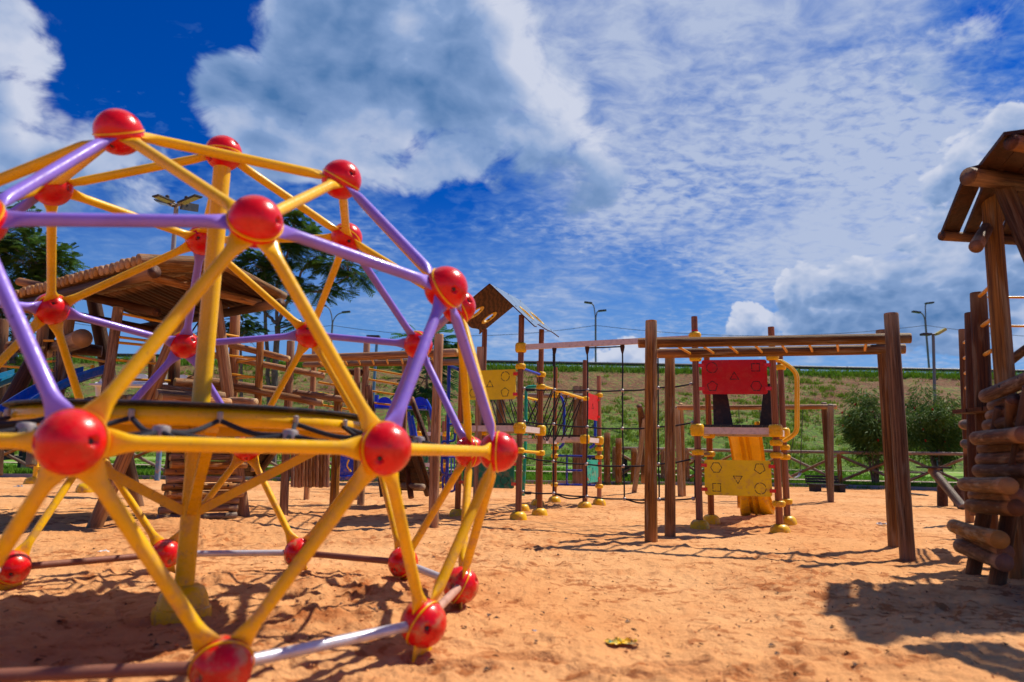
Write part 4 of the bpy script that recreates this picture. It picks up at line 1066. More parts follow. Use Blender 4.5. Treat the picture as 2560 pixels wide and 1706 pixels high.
def arch_bridge(label, px0, px1, ytube, Y, mat, discs, legs, ydisc=None):
    T = thing('arched_bench', label, 'playground bench', V((P((px0 + px1) / 2, 1150, Y).x, Y, 0)), 'benches with round back boards')
    p, q = P(px0, ytube, Y), P(px1, ytube + 4, Y); tube('tube', [p, q], .05, T, mat, 12)
    for (dx, w, h) in discs:
        c = P(dx, ytube - 3, Y + .02); pr = [(math.cos(a) * w, math.sin(a) * h) for a in [math.pi * i / 18 for i in range(19)]]
        MB().prism(pr, c, V((1, 0, 0)), V((0, 0, 1)), .03).build('back_board', mat, T, smooth=False)
    for (x0, y0, x1, y1) in legs: tube('leg', curve([P(x0, y0, Y - .1), P((x0 * .6 + x1 * .4) + 3, (y0 * .6 + y1 * .4), Y - .1), P(x1, y1, Y - .1)], 3), .05, T, mat, 10)
    MB().box((p + q) / 2 + V((0, -.2, -.03)), ((q - p).length * .9, .35, .035)).build('seat', mat, T, smooth=False)
arch_bridge('blue bench of tubes with two half-round back boards behind the dome', 925, 1077, 1018, 16.5, 'blue', [(961, .20, .21), (1049, .20, .21)],
            [(1020, 1030, 1040, 1205), (942, 988, 928, 1040), (1063, 1000, 1082, 1050), (1028, 1040, 1052, 1200)])
arch_bridge('white bench of tubes with half-round back boards behind the log playhouse', 240, 480, 962, 13.5, 'white', [(275, .21, .17), (352, .21, .19), (455, .20, .17)],
            [(245, 965, 245, 1150), (470, 965, 474, 1170)])
T = thing('climbing_ladder', 'small blue ladder frame standing behind the dome beside the blue pole', 'climbing frame', P(1140, 1195, 17))
for x in (1118, 1128, 1136, 1143): bar('rung', P(x, 1145, 17), P(x, 1190, 17), .018, T, 'blue')
for y in (1143, 1192): bar('rail', P(1112, y, 17), P(1148, y, 17), .03, T, 'blue')
T = thing('play_station', 'blue panel on a tube frame with yellow grips behind the log tower', 'climbing frame', P(885, 1200, 17.5))
MB().prism(rrect(.5, .7), P(863, 1165, 17.5), V((1, 0, 0)), V((0, 0, 1)), .05).build('board', 'blue', T, smooth=False)
bar('rail', P(838, 1192, 17.4), P(895, 1192, 17.4), .035, T, 'blue'); bar('post', P(890, 1135, 17.4), P(888, 1205, 17.4), .04, T, 'blue')
tube('grip', curve([P(872, 1150, 17.3), P(868, 1165, 17.3), P(878, 1180, 17.3)], 4), .02, T, 'yellow')
T = thing('ladder', 'yellow ladder on a yellow foot cup, half hidden behind the nearest red ball', 'ladder', P(85, 1213, 17.2))
bar('rail', P(96, 1130, 17.2), P(86, 1200, 17.2), .055, T, 'yplastic'); bar('rail', P(120, 1130, 17.2), P(118, 1200, 17.2), .05, T, 'yplastic')
bar('rung', P(90, 1170, 17.2), P(119, 1171, 17.2), .04, T, 'yplastic')
c_ = cup(P(82, 1213, 17.2), T, .20, .17)
T = thing('foot_cup', 'yellow dome-shaped foot cup on the sand left of the leaning log', 'foot cup', G(215, 1229)); g_ = G(215, 1229)
part('cup', CUP, 'yplastic', T, M.Translation((g_.x, g_.y, -.02)) @ M.Diagonal((.19, .19, .19, 1)))
bar('post_stub', V((g_.x, g_.y, .1)), V((g_.x, g_.y + .02, .85)), .045, T, 'resin')

# ------------------------------------------------------------------ left log playhouse
E_ = V((-.82, .57, 0)).normalized(); R_ = V((.57, .82, 0)).normalized(); Z_ = V((0, 0, 1))
def playhouse():
    C0 = V((-4.05, 7.3, 2.93)); T = thing('log_playhouse', 'large log playhouse with a pole roof, log ramp and blue slides at the left', 'playhouse', V((-4.9, 9.0, 0)))
    n = 27; wd = .93
    zr, zf = 3.13, 2.90
    r = .060
    for i in range(n):
        p = C0 + E_ * (i * .123 + .06); q = p + R_ * wd; q.z = zr; p = p + Z_ * (rnd.uniform(-.006, .006))
        log('roof_pole', p - R_ * rnd.uniform(0, .02), q, r, T, 'log')
        s_ = q + R_ * .02; e = q + R_ * (wd + .02); e.z = zf
        log('roof_pole', s_, e + R_ * rnd.uniform(-.01, .03), r, T, 'log_dark' if i > 0 else 'log')  # far slope in darker wood: underside shade put into the colour
    # purlins and rafters below
    L = n * .123
    for (a, z, k, m_) in ((.10, 2.80, .075, 'log_dark'), (1.75, 2.77, .06, 'log_dark')):
        p = V((C0.x, C0.y, z)) + R_ * a - E_ * .10; log('purlin', p, p + E_ * (L + .2), k, T, m_)
    for (e, m_) in ((L - .35, 'log_dark'),):
        p = V((C0.x, C0.y, 2.72)) + E_ * e - R_ * .1; q = V((C0.x, C0.y, 2.66)) + E_ * e + R_ * 2.1
        log('rafter', p, q, .07, T, m_)
    log('tie_beam', P(48, 704, 10.2), P(394, 782, 8.7), .060, T, 'log_dark')
    log('tie_beam', P(330, 681, 7.9), P(650, 759, 9.0), .058, T, 'log_orange')
    # four raking posts
    log('post', G(228, 1318) - Z_ * .12, V((-3.95, 8.32, 2.80)), .080, T, 'log_orange'); log('post', G(613, 1288) - Z_ * .1, P(538, 752, 9.0), .078, T, 'log_orange')
    log('post', G(346, 1264) - Z_ * .1, P(222, 690, 10.2), .10, T, 'log_dark'); log('post', V((-7.15, 9.0, -.1)), P(200, 690, 10.0), .10, T, 'log_dark')
    log('post', P(108, 815, 9.6), P(78, 1165, 9.4), .07, T, 'log'); log('post', P(5, 800, 10.5), P(-10, 1190, 10.5), .09, T, 'log_dark')
    log('post', P(172, 790, 9.2), P(120, 1180, 9.0), .075, T, 'log')
    log('post', P(296, 769, 8.5), P(262, 1010, 8.5), .062, T, 'log_orange')
    log('post', P(436, 880, 9.9), P(428, 1215, 9.9), .075, T, 'log_dark'); log('post', P(380, 890, 10.4), P(376, 1000, 10.4), .05, T, 'log')
    log('beam', P(206, 846, 8.6), P(110, 880, 10.6), .115, T, 'log'); log('beam', P(165, 872, 9.9), P(255, 879, 10.1), .085, T, 'log_dark')
    log('beam', P(20, 868, 10.0), P(110, 873, 10.0), .08, T, 'log_dark')
    # rungs of the balustrades
    for (a, b_, Y0, Y1) in (((306, 785), (412, 806), 8.5, 9.0), ((296, 843), (375, 853), 8.5, 9.0), ((296, 857), (392, 866), 8.5, 9.1), ((289, 900), (390, 909), 8.5, 9.1),
                            ((110, 852), (136, 852), 9.3, 9.3), ((115, 904), (145, 903), 9.3, 9.3), ((0, 915), (82, 921), 9.6, 9.6), ((80, 818), (100, 824), 9.6, 9.6),
                            ((330, 949), (426, 953), 9.6, 9.8), ((172, 888), (262, 904), 9.9, 9.4), ((120, 924), (142, 928), 9.6, 9.6), ((172, 930), (215, 937), 9.9, 9.6)):
        bar('rung', P(a[0], a[1], Y0), P(b_[0], b_[1], Y1), .018, T, 'rungyel')
    for x in (178, 141, 134): # chains of the hanging swing
        b = MB()
        for k in range(12):
            c = P(x, 884 + 6.5 * k, 9.0); ax = V((1, 0, 0)) if k % 2 else V((0, 1, 0)); pr = []
            for j in range(8): w_ = 2 * math.pi * j / 8; pr.append(c + Z_ * .025 * math.sin(w_) + ax * .011 * math.cos(w_))
            b.tube(pr, .004, 5, closed=True)
        b.build('chain', 'darkmetal', T)
    # deck of logs and dark void boards under it
    dz = 1.50
    c0 = V((-4.55, 8.45, dz))
    for i in range(9):
        p = c0 + E_ * (i * .15 + .1) ; log('deck_log', p, p + R_ * 1.25, .06, T, 'log_orange' if i < 3 else 'log_dark')
    for k, (sx, ex, y0, y1, Y0, Y1) in enumerate(((392, 560, 972, 992, 8.3, 8.9), (388, 485, 985, 990, 8.2, 8.6), (400, 575, 996, 1008, 8.15, 8.8), (436, 600, 956, 972, 9.3, 9.9))):
        log('deck_log', P(sx, y0, Y0), P(ex, y1, Y1), .062, T, 'log_orange')
    for i in range(5):
        p = V((-4.75, 8.2, 1.28 - i * .0)) + E_ * (i * .25 + .25); MB().box(p + R_ * .7 + V((0, 0, .05)), (.22, 1.3, .03), (E_, R_, Z_)).build('floor_board', 'plank', T, smooth=False)
    # log ramp between the right pair of posts; every third log sticks out as a grip
    a0, a1 = G(397, 1303), G(592, 1294); a0.z = a1.z = .03
    N_ = 17
    for i in range(N_):
        s_ = i / (N_ - 1); sh = V((-.10, .42, 1.52)) * s_; ex = (a1 - a0).normalized()
        big = i % 4 == 3; wob = rnd.uniform(-.03, .03)
        p = a0 + sh + ex * (wob + (.06 if big else 0)); q = a1 + sh + ex * (wob * .5 + (.08 if big else 0))
        if big: p -= V((.0, .08, 0)); q -= V((.0, .08, 0))
        log('ramp_log', p, q, .052 if big else .045, T, 'log_grey' if i == 0 else 'log_orange')
        if big or i % 2 == 0:
            for f_ in (.16, .86):
                c = p.lerp(q, f_); MB().lathe([(.016, .0), (.016, .012), (.0, .012)], c - V((0, .045, -.01)), 10, (0, -1, .1)).build('bolt_plug', 'black', T)
    for s_ in (.12, .88):
        p = a0.lerp(a1, s_) + V((0, .12, -.1)); log('ramp_stringer', p, p + V((-.10, .42, 1.6)), .05, T, 'log_dark')
    # slides
    slide(T, P(232, 940, 9.3), P(-330, 1230, 7.4), .48, 'slideblue', .14); slide(T, P(55, 945, 10.4), P(-420, 1180, 8.6), .45, 'slideteal', .14)
    slide(T, P(5, 958, 11.4), P(-380, 1150, 9.6), .45, 'slideteal', .14)
    bar('slide_knob', P(231, 914, 9.9), P(236, 940, 9.9), .03, T, 'yplastic')
    for i in range(7):
        p = P(150, 1000 + i * 14, 9.9); MB().box(p, (1.5, .03, .07)).build('side_board', 'plank', T, smooth=False)
playhouse()
T = thing('rope_swing', 'dark ropes slung from the yellow post behind the dome centre pole', 'rope swing', P(490, 940, 10.5))
tube('rope', [P(500, 800, 10.5), P(476, 835, 10.5)], .012, T, 'rope'); tube('rope', [P(501, 815, 10.5), P(490, 845, 10.5)], .010, T, 'rope')
tube('rope', curve([P(487, 925, 10.5), P(482, 945, 10.5), P(475, 957, 10.5)], 3), .014, T, 'rope'); log('post', P(503, 800, 10.6), P(500, 1180, 10.6), .05, T, 'log')
MB().lathe([(0, -.04), (.04, -.02), (.04, .02), (0, .04)], P(475, 957, 10.5), 10).build('rope_knot', 'rope', T)

# ------------------------------------------------------------------ log bridge, log tower and plank ramps in the middle
T = thing('log_bridge', 'log bridge with four long hand rails running from the playhouse to the middle tower', 'log bridge', V((-3.6, 10.2, 0)))
for (a, b_, Y0, Y1, r) in (((560, 858), (722, 898), 9.9, 9.6, .045), ((512, 884), (812, 940), 10.0, 10.4, .046), ((520, 952), (885, 1002), 10.3, 10.6, .052), ((470, 948), (806, 1009), 9.5, 9.6, .050)):
    log('rail', P(*a, Y0), P(*b_, Y1), r, T, 'log_orange')
log('post', P(651, 849, 9.6), P(636, 1180, 9.6), .048, T, 'log_orange'); log('post', P(588, 787, 10.1), P(574, 1175, 10.1), .068, T, 'log_orange')
for i in range(3): log('tread', P(560 + i * 12, 1003 + i, 9.4 + i * .3), P(640, 1006 + i, 9.2 + i * .3), .055, T, 'log_orange')
for (a, b_, Y0, Y1) in (((555, 835), (596, 842), 9.6, 9.9), ((568, 889), (642, 897), 9.5, 9.6), ((576, 936), (637, 943), 9.5, 9.6), ((592, 906), (640, 898), 10.1, 9.6), ((586, 947), (637, 942), 10.1, 9.6), ((598, 852), (650, 850), 10.1, 9.6)):
    bar('rung', P(*a, Y0), P(*b_, Y1), .016, T, 'rungyel')
T = thing('log_tower', 'log tower with a palisade of thin upright logs, behind the right half of the dome', 'climbing tower', P(800, 1285, 10.2))
ga, gc = G(712, 1287), G(834, 1281)
log('post', V((gc.x, gc.y, -.1)), P(850, 900, gc.y), .066, T, 'log'); gd = G(902, 1262); log('post', V((gd.x, gd.y, -.1)), P(917, 858, gd.y), .062, T, 'log_orange')
log('cross_log', P(868, 931, gd.y), P(910, 933, gd.y), .06, T, 'log_dark')
for i in range(11):
    s_ = (i + .6) / 11.4; x = 726 + (826 - 726) * s_; Yp = 10.0 + .3 * s_
    log('palisade_log', P(x, 1218 + (i % 3), Yp), P(x + 2, 1066, Yp), .026, T, 'log_orange')
log('cross_log', P(715, 1085, 10.15), P(835, 1083, 10.4), .05, T, 'log_dark')
for y in (927, 956, 983, 1011):
    bar('rung', P(796, y, 11.0), P(880, y + 14, 11.0), .017, T, 'rungyel')
for (y, dy) in ((923, 15), (949, 14), (977, 13), (1006, 11)):
    bar('rung', P(922, y, gd.y), P(1010, y + dy, gd.y), .017, T, 'rungyel')
for (x0, y0, x1, y1, Yq) in ((893, 920, 890, 1060, 11.5), (1012, 915, 1008, 1010, 12.5)): log('post', P(x0, y0, Yq), P(x1, y1 + 190, Yq), .05, T, 'log')
def plank_ramp(label, top, bot, w, legs, n=9):
    T = thing('plank_ramp', label, 'ramp', V((bot.x, bot.y, 0)), 'dark plank ramps'); d = (bot - top); h = V((d.x, d.y, 0)).normalized(); s_ = V((-h.y, h.x, 0)); u = d.normalized()
    for i in range(n):
        c = top.lerp(bot, (i + .5) / n); MB().box(c, (d.length / n * .93, w, .035), (u, s_, u.cross(s_))).build('plank', 'plank', T, smooth=False)
    for k in (-1, 1): log('stringer', top + s_ * k * w * .35 - V((0, 0, .07)), bot + s_ * k * w * .35 - V((0, 0, .07)), .05, T, 'log_dark')
    for (a, b_) in legs: log('leg', a, b_, .05, T, 'log_dark')
plank_ramp('steep dark plank ramp with a pale log at its foot, seen through the dome', P(985, 1090, 11.6), P(1034, 1226, 12.5), .75,
           [(P(922, 965, 12.2), P(957, 1242, 12.0)), (P(1028, 995, 12.4), P(1070, 1110, 12.2)), (P(1010, 1120, 12.3), P(1028, 1245, 11.9))])
g_ = P(1050, 1218, 11.8); lg = log('foot_log', g_ + V((-.35, .35, 0)), g_ + V((.06, -.03, 0)), .055, T, 'log_grey')
plank_ramp('dark plank ramp leaning left behind the log tower', P(660, 1110, 11.2), P(606, 1190, 12.0), .6, [(P(660, 1100, 12), P(655, 1200, 11.9))], 6)

# ------------------------------------------------------------------ right log playhouse
def right_house():
    T = thing('log_playhouse', 'dark log playhouse with a log step wall and plank roof at the right edge', 'playhouse', V((4.2, 5.4, 0)))
    big = log('post', V((4.10, 5.75, -.1)), P(2470, 420, 5.75), .077, T, 'log')
    log('post', V((4.45, 4.75, -.1)), P(2487, 420, 5.55), .072, T, 'log_brown')
    log('post', V((5.3, 5.9, -.1)), V((5.3, 5.9, 3.1)), .08, T, 'log_dark'); log('post', V((4.9, 4.5, -.1)), V((4.8, 4.7, 3.0)), .08, T, 'log_dark')
    gp = G(2424, 1308); log('post', gp - Z_ * .1, P(2406, 824, gp.y), .058, T, 'log_brown')
    log('post', P(2442, 1290, 7.0), P(2427, 783, 7.0), .060, T, 'log_dark'); log('post', P(2474, 1330, 6.3), P(2446, 733, 6.3), .072, T, 'log_brown')
    log('post', P(2420, 1120, 8.6), P(2424, 1270, 8.6), .05, T, 'log_dark')
    # ridge log, eave log, planks
    r0 = P(2418, 441, 5.35); r1 = r0 + V((1.9, .55, .06)); log('ridge_log', r0, r1, .072, T, 'log_brown')
    e0 = P(2353, 590, 6.1); e1 = e0 + V((1.9, .30, .02)); log('eave_log', e0, e1, .045, T, 'log_dark')
    n0 = P(2527, 356, 4.75); n1 = n0 + V((1.9, .5, .0)); log('eave_log', n0, n1, .060, T, 'log_dark')
    up_ = (r1 - r0).normalized()
    for i in range(9):
        a = r0 + up_ * (.10 + i * .205) + Z_ * .06; c = e0 + (e1 - e0).normalized() * (.10 + i * .205) + Z_ * .05; d = (c - a).normalized(); s_ = up_ - d * up_.dot(d); s_.normalize()
        L = (c - a).length; MB().box((a + c) / 2, (L + .1, .165 if i != 1 else .12, .028), (d, s_, d.cross(s_))).build('roof_plank', 'plank', T, smooth=False)
        c = n0 + (n1 - n0).normalized() * (.05 + i * .205) + Z_ * .07; a = r0 + up_ * (.22 + i * .205) + Z_ * .085
        d = (c - a).normalized(); s_ = up_ - d * up_.dot(d); s_.normalize(); L = (c - a).length
        MB().box((a + c) / 2, (L + .08, .165, .028), (d, s_, d.cross(s_))).build('roof_plank', 'plank', T, smooth=False)
    log('rafter', P(2440, 618, 5.35), P(2500, 520, 6.3), .052, T, 'log_brown'); log('rafter', V((4.9, 4.6, 2.9)), V((5.1, 6.1, 2.9)), .05, T, 'log_dark')
    log('brace', P(2522, 905, 6.4), P(2600, 850, 6.0), .04, T, 'log_brown')
    # rungs
    for (a, b_, Y0, Y1) in (((2411, 857), (2431, 840), 7.9, 7.3), ((2411, 896), (2436, 879), 7.9, 7.2), ((2413, 934), (2439, 918), 7.9, 7.2), ((2415, 971), (2441, 958), 7.9, 7.2),
                            ((2450, 740), (2476, 716), 6.2, 5.8), ((2456, 815), (2480, 798), 6.2, 5.8), ((2462, 887), (2482, 876), 6.2, 5.8)):
        bar('rung', P(*a, Y0), P(*b_, Y1), .017, T, 'rungyel')
    for y, x0 in ((743, 2455), (815, 2470), (886, 2500), (960, 2500)): bar('rung', P(x0, y, 7.2), P(2640, y + 2, 7.0), .013, T, 'rungyel')
    log('deck_log', P(2410, 1062, 7.9), P(2470, 1063, 6.9), .055, T, 'log_dark'); log('deck_log', P(2412, 1110, 7.9), P(2452, 1112, 7.0), .05, T, 'log_dark')
    for i in range(6): MB().box(V((4.8, 5.2 + i * .21, 1.36)), (1.5, .19, .035)).build('floor_board', 'plank', T, smooth=False)
    for i in range(6): MB().box(V((4.75, 5.9, .35 + i * .17)), (1.2, .03, .15)).build('wall_board', 'plank', T, smooth=False)
    # wall of step logs; a few stick out
    rows = [(2400, 1366, 2512, 1408, .30), (2408, 1344, 2516, 1382, .36), (2385, 1316, 2500, 1350, .43), (2427, 1264, 2541, 1270, .60), (2437, 1240, 2545, 1240, .68),
            (2412, 1211, 2524, 1215, .74), (2445, 1178, 2600, 1174, .83), (2454, 1149, 2600, 1140, .92), (2458, 1123, 2600, 1108, 1.0),
            (2440, 1096, 2560, 1086, 1.08), (2470, 1066, 2610, 1038, 1.16), (2479, 1041, 2610, 1010, 1.24), (2483, 1016, 2610, 985, 1.32), (2462, 992, 2600, 935, 1.42)]
    for i, (x0, y0, x1, y1, zz) in enumerate(rows):
        k = i / 13
        far = P(x0, y0, 5.5 + .10 * k - (.12 if i in (0, 2, 5, 9, 13) else 0)); near = P(x1, y1, 4.60 + .12 * k - (.08 if i in (2, 5, 9) else 0))
        log('step_log', near, far, .055 if i in (0, 2, 5, 9, 13) else .052, T, 'log' if i in (2, 5) else 'log_brown')
        if i in (0, 2, 5, 9, 13):
            for f_ in (.25, .6): 
                c = near.lerp(far, f_) + V((-.043, -.015, .012)); MB().lathe([(.013, .0), (.013, .010), (.0, .010)], c, 8, (-1, -.3, .2)).build('bolt_plug', 'black', T)
    for (g, t_) in ((G(2484, 1462), P(2545, 1150, 4.95)), (G(2426, 1432), P(2475, 1180, 5.55)), (G(2516, 1414), P(2530, 1120, 5.3))):
        top = t_ + (t_ - g).normalized() * .55; log('leg', g - Z_ * .08, top, .055, T, 'log_dark')
    for i in range(7): log('low_log', P(2530, 1300 + i * 12, 7.2), P(2640, 1302 + i * 12, 7.0), .025, T, 'log_grey' if i % 2 else 'log_dark')
    # roof section added out of frame to throw the shade on the lower-right sand
    for i in range(9):
        if i in (3, 4): continue  # gap left for a lit spot within that shade
        a = V((3.62 + i * .19, 4.52 + i * .05, 2.98)); c = V((3.78 + i * .19, 3.62 + i * .05, 2.62)); d = (c - a).normalized(); s_ = V((1, .25, 0)); s_ = (s_ - d * s_.dot(d)).normalized()
        MB().box((a + c) / 2, ((c - a).length, .17, .028), (d, s_, d.cross(s_))).build('roof_plank', 'plank', T, smooth=False)
    log('eave_log', V((3.70, 3.60, 2.60)), V((5.5, 4.1, 2.60)), .055, T, 'log_dark')  # eave and post of the added section, also unseen
    log('post', V((4.1, 3.8, -.1)), V((4.1, 3.75, 2.6)), .07, T, 'log_dark')
right_house()

# ------------------------------------------------------------------ swings, fence, benches and bits
T = thing('swing_set', 'log swing frame standing behind the tower with the yellow slide', 'swing set', V((4.2, 15.3, 0)), 'log frames')
log('beam', P(1692, 1019, 15.6), P(2091, 1017, 15.0), .055, T, 'log'); 
for (g, t_, m_) in ((G(1702, 1241), P(1692, 1018, 15.6), 'log_grey'), (P(1708, 1215, 17.0), P(1702, 1010, 15.8), 'log'), (G(2077, 1254), P(2077, 1012, 14.9), 'log_grey'), (P(2074, 1210, 16.2), P(2060, 1008, 15.1), 'log_dark')):  # sunlit legs in paler wood, shaded ones in darker wood
    log('leg', V((g.x, g.y, -.05)), t_, .062, T, m_)
T = thing('leaning_logs', 'pair of leaning logs left of the log swing frame', 'log posts', G(1585, 1232), 'log frames')
log('log', G(1585, 1232), P(1612, 1046, 16.6), .062, T, 'log_grey'); log('log', P(1616, 1070, 17.0), P(1598, 1015, 16.3), .065, T, 'log_dark'); log('log', P(1608, 1205, 18.2), P(1600, 1020, 16.4), .06, T, 'log_dark')  # light put into the wood tone: lit log pale, shaded logs dark
T = thing('swing', 'black chain swing with a curved pale strap seat hanging from the log frame', 'swing', P(1986, 1190, 15.3))
for x0, x1 in ((1990, 1970), (2006, 2000)):
    b = MB(); p, q = P(2007 if x0 > 2000 else 1994, 1024, 15.3), P(x1, 1186, 15.3); n = 34
    for k in range(n):
        c = p.lerp(q, k / (n - 1)); ax = V((1, 0, 0)) if k % 2 else V((0, 1, 0))
        b.tube([c + Z_ * .024 * math.sin(w_) + ax * .012 * math.cos(w_) for w_ in [2 * math.pi * j / 6 for j in range(6)]], .0045, 4, closed=True)
    b.build('chain', 'darkmetal', T)
sw = curve([P(1970, 1184, 15.3), P(1975, 1191, 15.3), P(1986, 1194, 15.3), P(1996, 1190, 15.3), P(2001, 1182, 15.3)], 4)
MB().sheet([[p - V((0, .07, 0)), p + V((0, .07, 0))] for p in sw], .014, (0, 0, 1)).build('seat', 'steel', T)
T = thing('swing', 'short chain loops hanging from the swing beam above the red-panel tower deck', 'swing', P(1850, 1019, 15.3))
for x in (1847, 1900):
    b = MB(); p = P(x, 1024, 15.3)
    for k in range(26):
        c = p - Z_ * .04 * k; ax = V((1, 0, 0)) if k % 2 else V((0, 1, 0)); b.tube([c + Z_ * .024 * math.sin(w_) + ax * .012 * math.cos(w_) for w_ in [2 * math.pi * j / 6 for j in range(6)]], .0045, 4, closed=True)
    b.build('chain', 'darkmetal', T)
MB().sheet([[P(x, 1140 + y, 15.3) - V((0, .07, 0)), P(x, 1140 + y, 15.3) + V((0, .07, 0))] for x, y in ((1847, -2), (1860, 5), (1874, 8), (1888, 5), (1900, -2))], .014, (0, 0, 1)).build('seat', 'black', T)
T = thing('log_portal', 'tall far log frame of thick posts behind the rope net and the open tower', 'log frame', P(1350, 1204, 22), 'log frames')
for (x, y0, y1, r) in ((1253, 975, 1204, .15), (1442, 966, 1206, .13), (1454, 966, 1206, .13)):
    g = P(x, y1, 22.3); log('post', V((g.x, g.y, 0)), P(x, y0, 22.3), r, T, 'log')
log('beam', P(1200, 986, 21.9), P(1472, 991, 21.9), .075, T, 'log_grey')
for i, (x, y0, Yq, lb) in enumerate(((1518, 1082, 23.0, 'upright log post left of the far picnic table, tallest of three'), (1547, 1096, 23.0, 'upright log post standing just right of the far picnic table'),
                                    (1585, 1121, 23.2, 'short upright log post beside the leaning grey log'))):
    g = P(x, 1203, Yq); o = log('log_post', V((g.x, g.y, 0)), P(x, y0, Yq), .11, None, 'log'); tag(o, lb, 'post', 'upright log posts')
def fence(label, Xs, yfun, loc, h=1.16, Zb=.02):
    T = thing('fence', label, 'fence', loc, 'crossed log fences')
    for i in range(len(Xs) - 1):
        a, b_ = V((Xs[i], yfun(Xs[i]), Zb)), V((Xs[i + 1], yfun(Xs[i + 1]), Zb)); u = (b_ - a).normalized()
        log('post', a - Z_ * .05, a + Z_ * (h + .05), .075, T, 'log')
        log('rail', a + Z_ * h - V((0, .06, 0)), b_ + Z_ * h - V((0, .06, 0)), .055, T, 'log_grey')
        log('brace', a + Z_ * .22 + u * .07, b_ + Z_ * (h - .12) - u * .07, .048, T, 'log'); log('brace', a + Z_ * (h - .12) + u * .07 + V((0, .05, 0)), b_ + Z_ * .22 - u * .07 + V((0, .05, 0)), .048, T, 'log_grey')
    a = V((Xs[-1], yfun(Xs[-1]), Zb)); log('post', a - Z_ * .05, a + Z_ * (h + .05), .075, T, 'log')
fx = P(2212, 1200, 21.2).x
fence('long log fence with crossed braces at the back right edge of the sand', [fx - 1.76 * 3, fx - 1.76 * 2, fx - 1.76, fx, fx + 1.80, fx + 3.6, fx + 5.4, fx + 7.2], lambda x: kerbY(x) + .25, (fx, 21.2, 0))
fx2 = P(1815, 1200, 22.5).x
fence('short log fence with crossed braces behind the swing frame, left of the long fence', [fx2 - 3.4, fx2 - 1.7, fx2], lambda x: kerbY(x) + .5, (fx2, 22.6, 0))
lx = P(28, 1190, 19.7).x
fence('log fence with crossed braces at the back left edge of the sand', [lx - 3.6, lx - 1.8, lx, lx + 1.8, lx + 3.6, lx + 5.4, lx + 7.2, lx + 9.0, lx + 10.8], lambda x: kerbY(x) + .2, (lx, 19.9, 0))

def bench(label, c, w, yaw=0, hk=.58):
    T = thing('park_bench', label, 'bench', c); m = M.Rotation(yaw, 3, 'Z'); ax = (m @ V((1, 0, 0)), m @ V((0, 1, 0)), Z_)
    pt = lambda x, y, z: V(c) + ax[0] * x + ax[1] * y + ax[2] * z * hk
    for i in range(4): MB().box(pt(0, -.22 + i * .12, .43), (w, .10, .04), ax).build('seat_slat', 'benchwood', T, smooth=False)
    for i in range(3): MB().box(pt(0, .26 + i * .02, .56 + i * .13), (w, .04, .11 * hk), ax).build('back_slat', 'benchwood', T, smooth=False)
    for s in (-1, 1): MB().box(pt(s * w * .36, 0, .2), (.16, .42, .40 * hk), ax).build('leg', 'benchwood', T, smooth=False)
bench('dark slatted park bench on the kerb behind the right leg of the swing frame', P(2068, 1228, 21.0) * V((1, 1, 0)) if False else V((P(2068, 1228, 20.6).x, 20.6, -.05)), 1.0, .06)
def table(label, c):
    T = thing('picnic_table', label, 'picnic table', c, 'picnic tables on the lawn')
    pt = lambda x, y, z: V(c) + V((x, y, z))
    for i in range(4): MB().box(pt(0, -.27 + i * .18, .74), (1.7, .165, .045)).build('top_board', 'benchwood', T, smooth=False)
    for s in (-1, 1):
        for k in (0, 1): MB().box(pt(0, s * (.62 + k * .15), .44), (1.7, .13, .04)).build('seat_board', 'benchwood', T, smooth=False)
        MB().box(pt(s * .55, 0, .37), (.12, .5, .72)).build('leg', 'benchwood', T, smooth=False); MB().box(pt(s * .55, 0, .38), (.08, 1.5, .08)).build('cross_beam', 'benchwood', T, smooth=False)
table('dark picnic table on the lawn behind the upright log posts', V((P(1524, 1195, 25.5).x, 25.5, .1)))
table('dark picnic table on the lawn at the far left behind the dome', V((P(22, 1150, 24).x, 24.0, .1)))
# seesaw log with cross board, stumps
T = thing('seesaw', 'log seesaw tilted with its grey end on the sand at the right', 'seesaw', P(2356, 1265, 14.2))
log('beam', P(2330, 1175, 14.8), P(2408, 1270, 13.9), .092, T, 'log_grey'); MB().box(P(2335, 1169, 14.75), (.62, .22, .035)).build('seat', 'benchwood', T, smooth=False)
for x in (2356, 2398): g = G(x, 1266); log('stump', V((g.x, g.y, -.05)), P(x, 1214, g.y), .10, T, 'log_dark')
o = MB().box((0, 0, .03), (.55, .2, .03)).build('loose_board', 'benchwood', None, smooth=False); g = G(2293, 1240); o.location = (g.x, g.y, .04); o.rotation_euler = (.1, .08, .15)
tag(o, 'loose grey board lying on the sand between the monkey bars and the seesaw', 'board')
# wrapper and litter
def crumple(label, name, g, size, mats, seed, cat='litter', n=9, asp=.45, hgt=.25):
    q = np.random.RandomState(seed); v = []; f = []; mi = []
    for i in range(n):
        for j in range(n):
            u, w_ = i / (n - 1) - .5, j / (n - 1) - .5
            v.append((g.x + size * (u + q.normal(0, .05)) * (1 - abs(w_) * .8), g.y + size * asp * (w_ + q.normal(0, .07)), g.z + .012 + size * hgt * abs(q.normal(0, .33)) * (1 - (u * u + w_ * w_) * 1.5)))
    for i in range(n - 1):
        for j in range(n - 1):
            if q.rand() < .12: continue
            k = i * n + j; f.append((k, k + 1, k + n + 1, k + n))
    b = MB(); b.add(v, f); b.m = [int(q.rand() < .22) if len(mats) > 1 else 0 for _ in f]
    o = b.build(name, mats, None, smooth=False); tag(o, label, cat); return o
g = G(1552, 1600); g.z = gz(g.x, g.y)
crumple('crumpled yellow and green wrapper lying on the open sand in front', 'candy_wrapper', g, .17, ['yplastic', 'green'], 3, 'wrapper', 11, .6, .15)
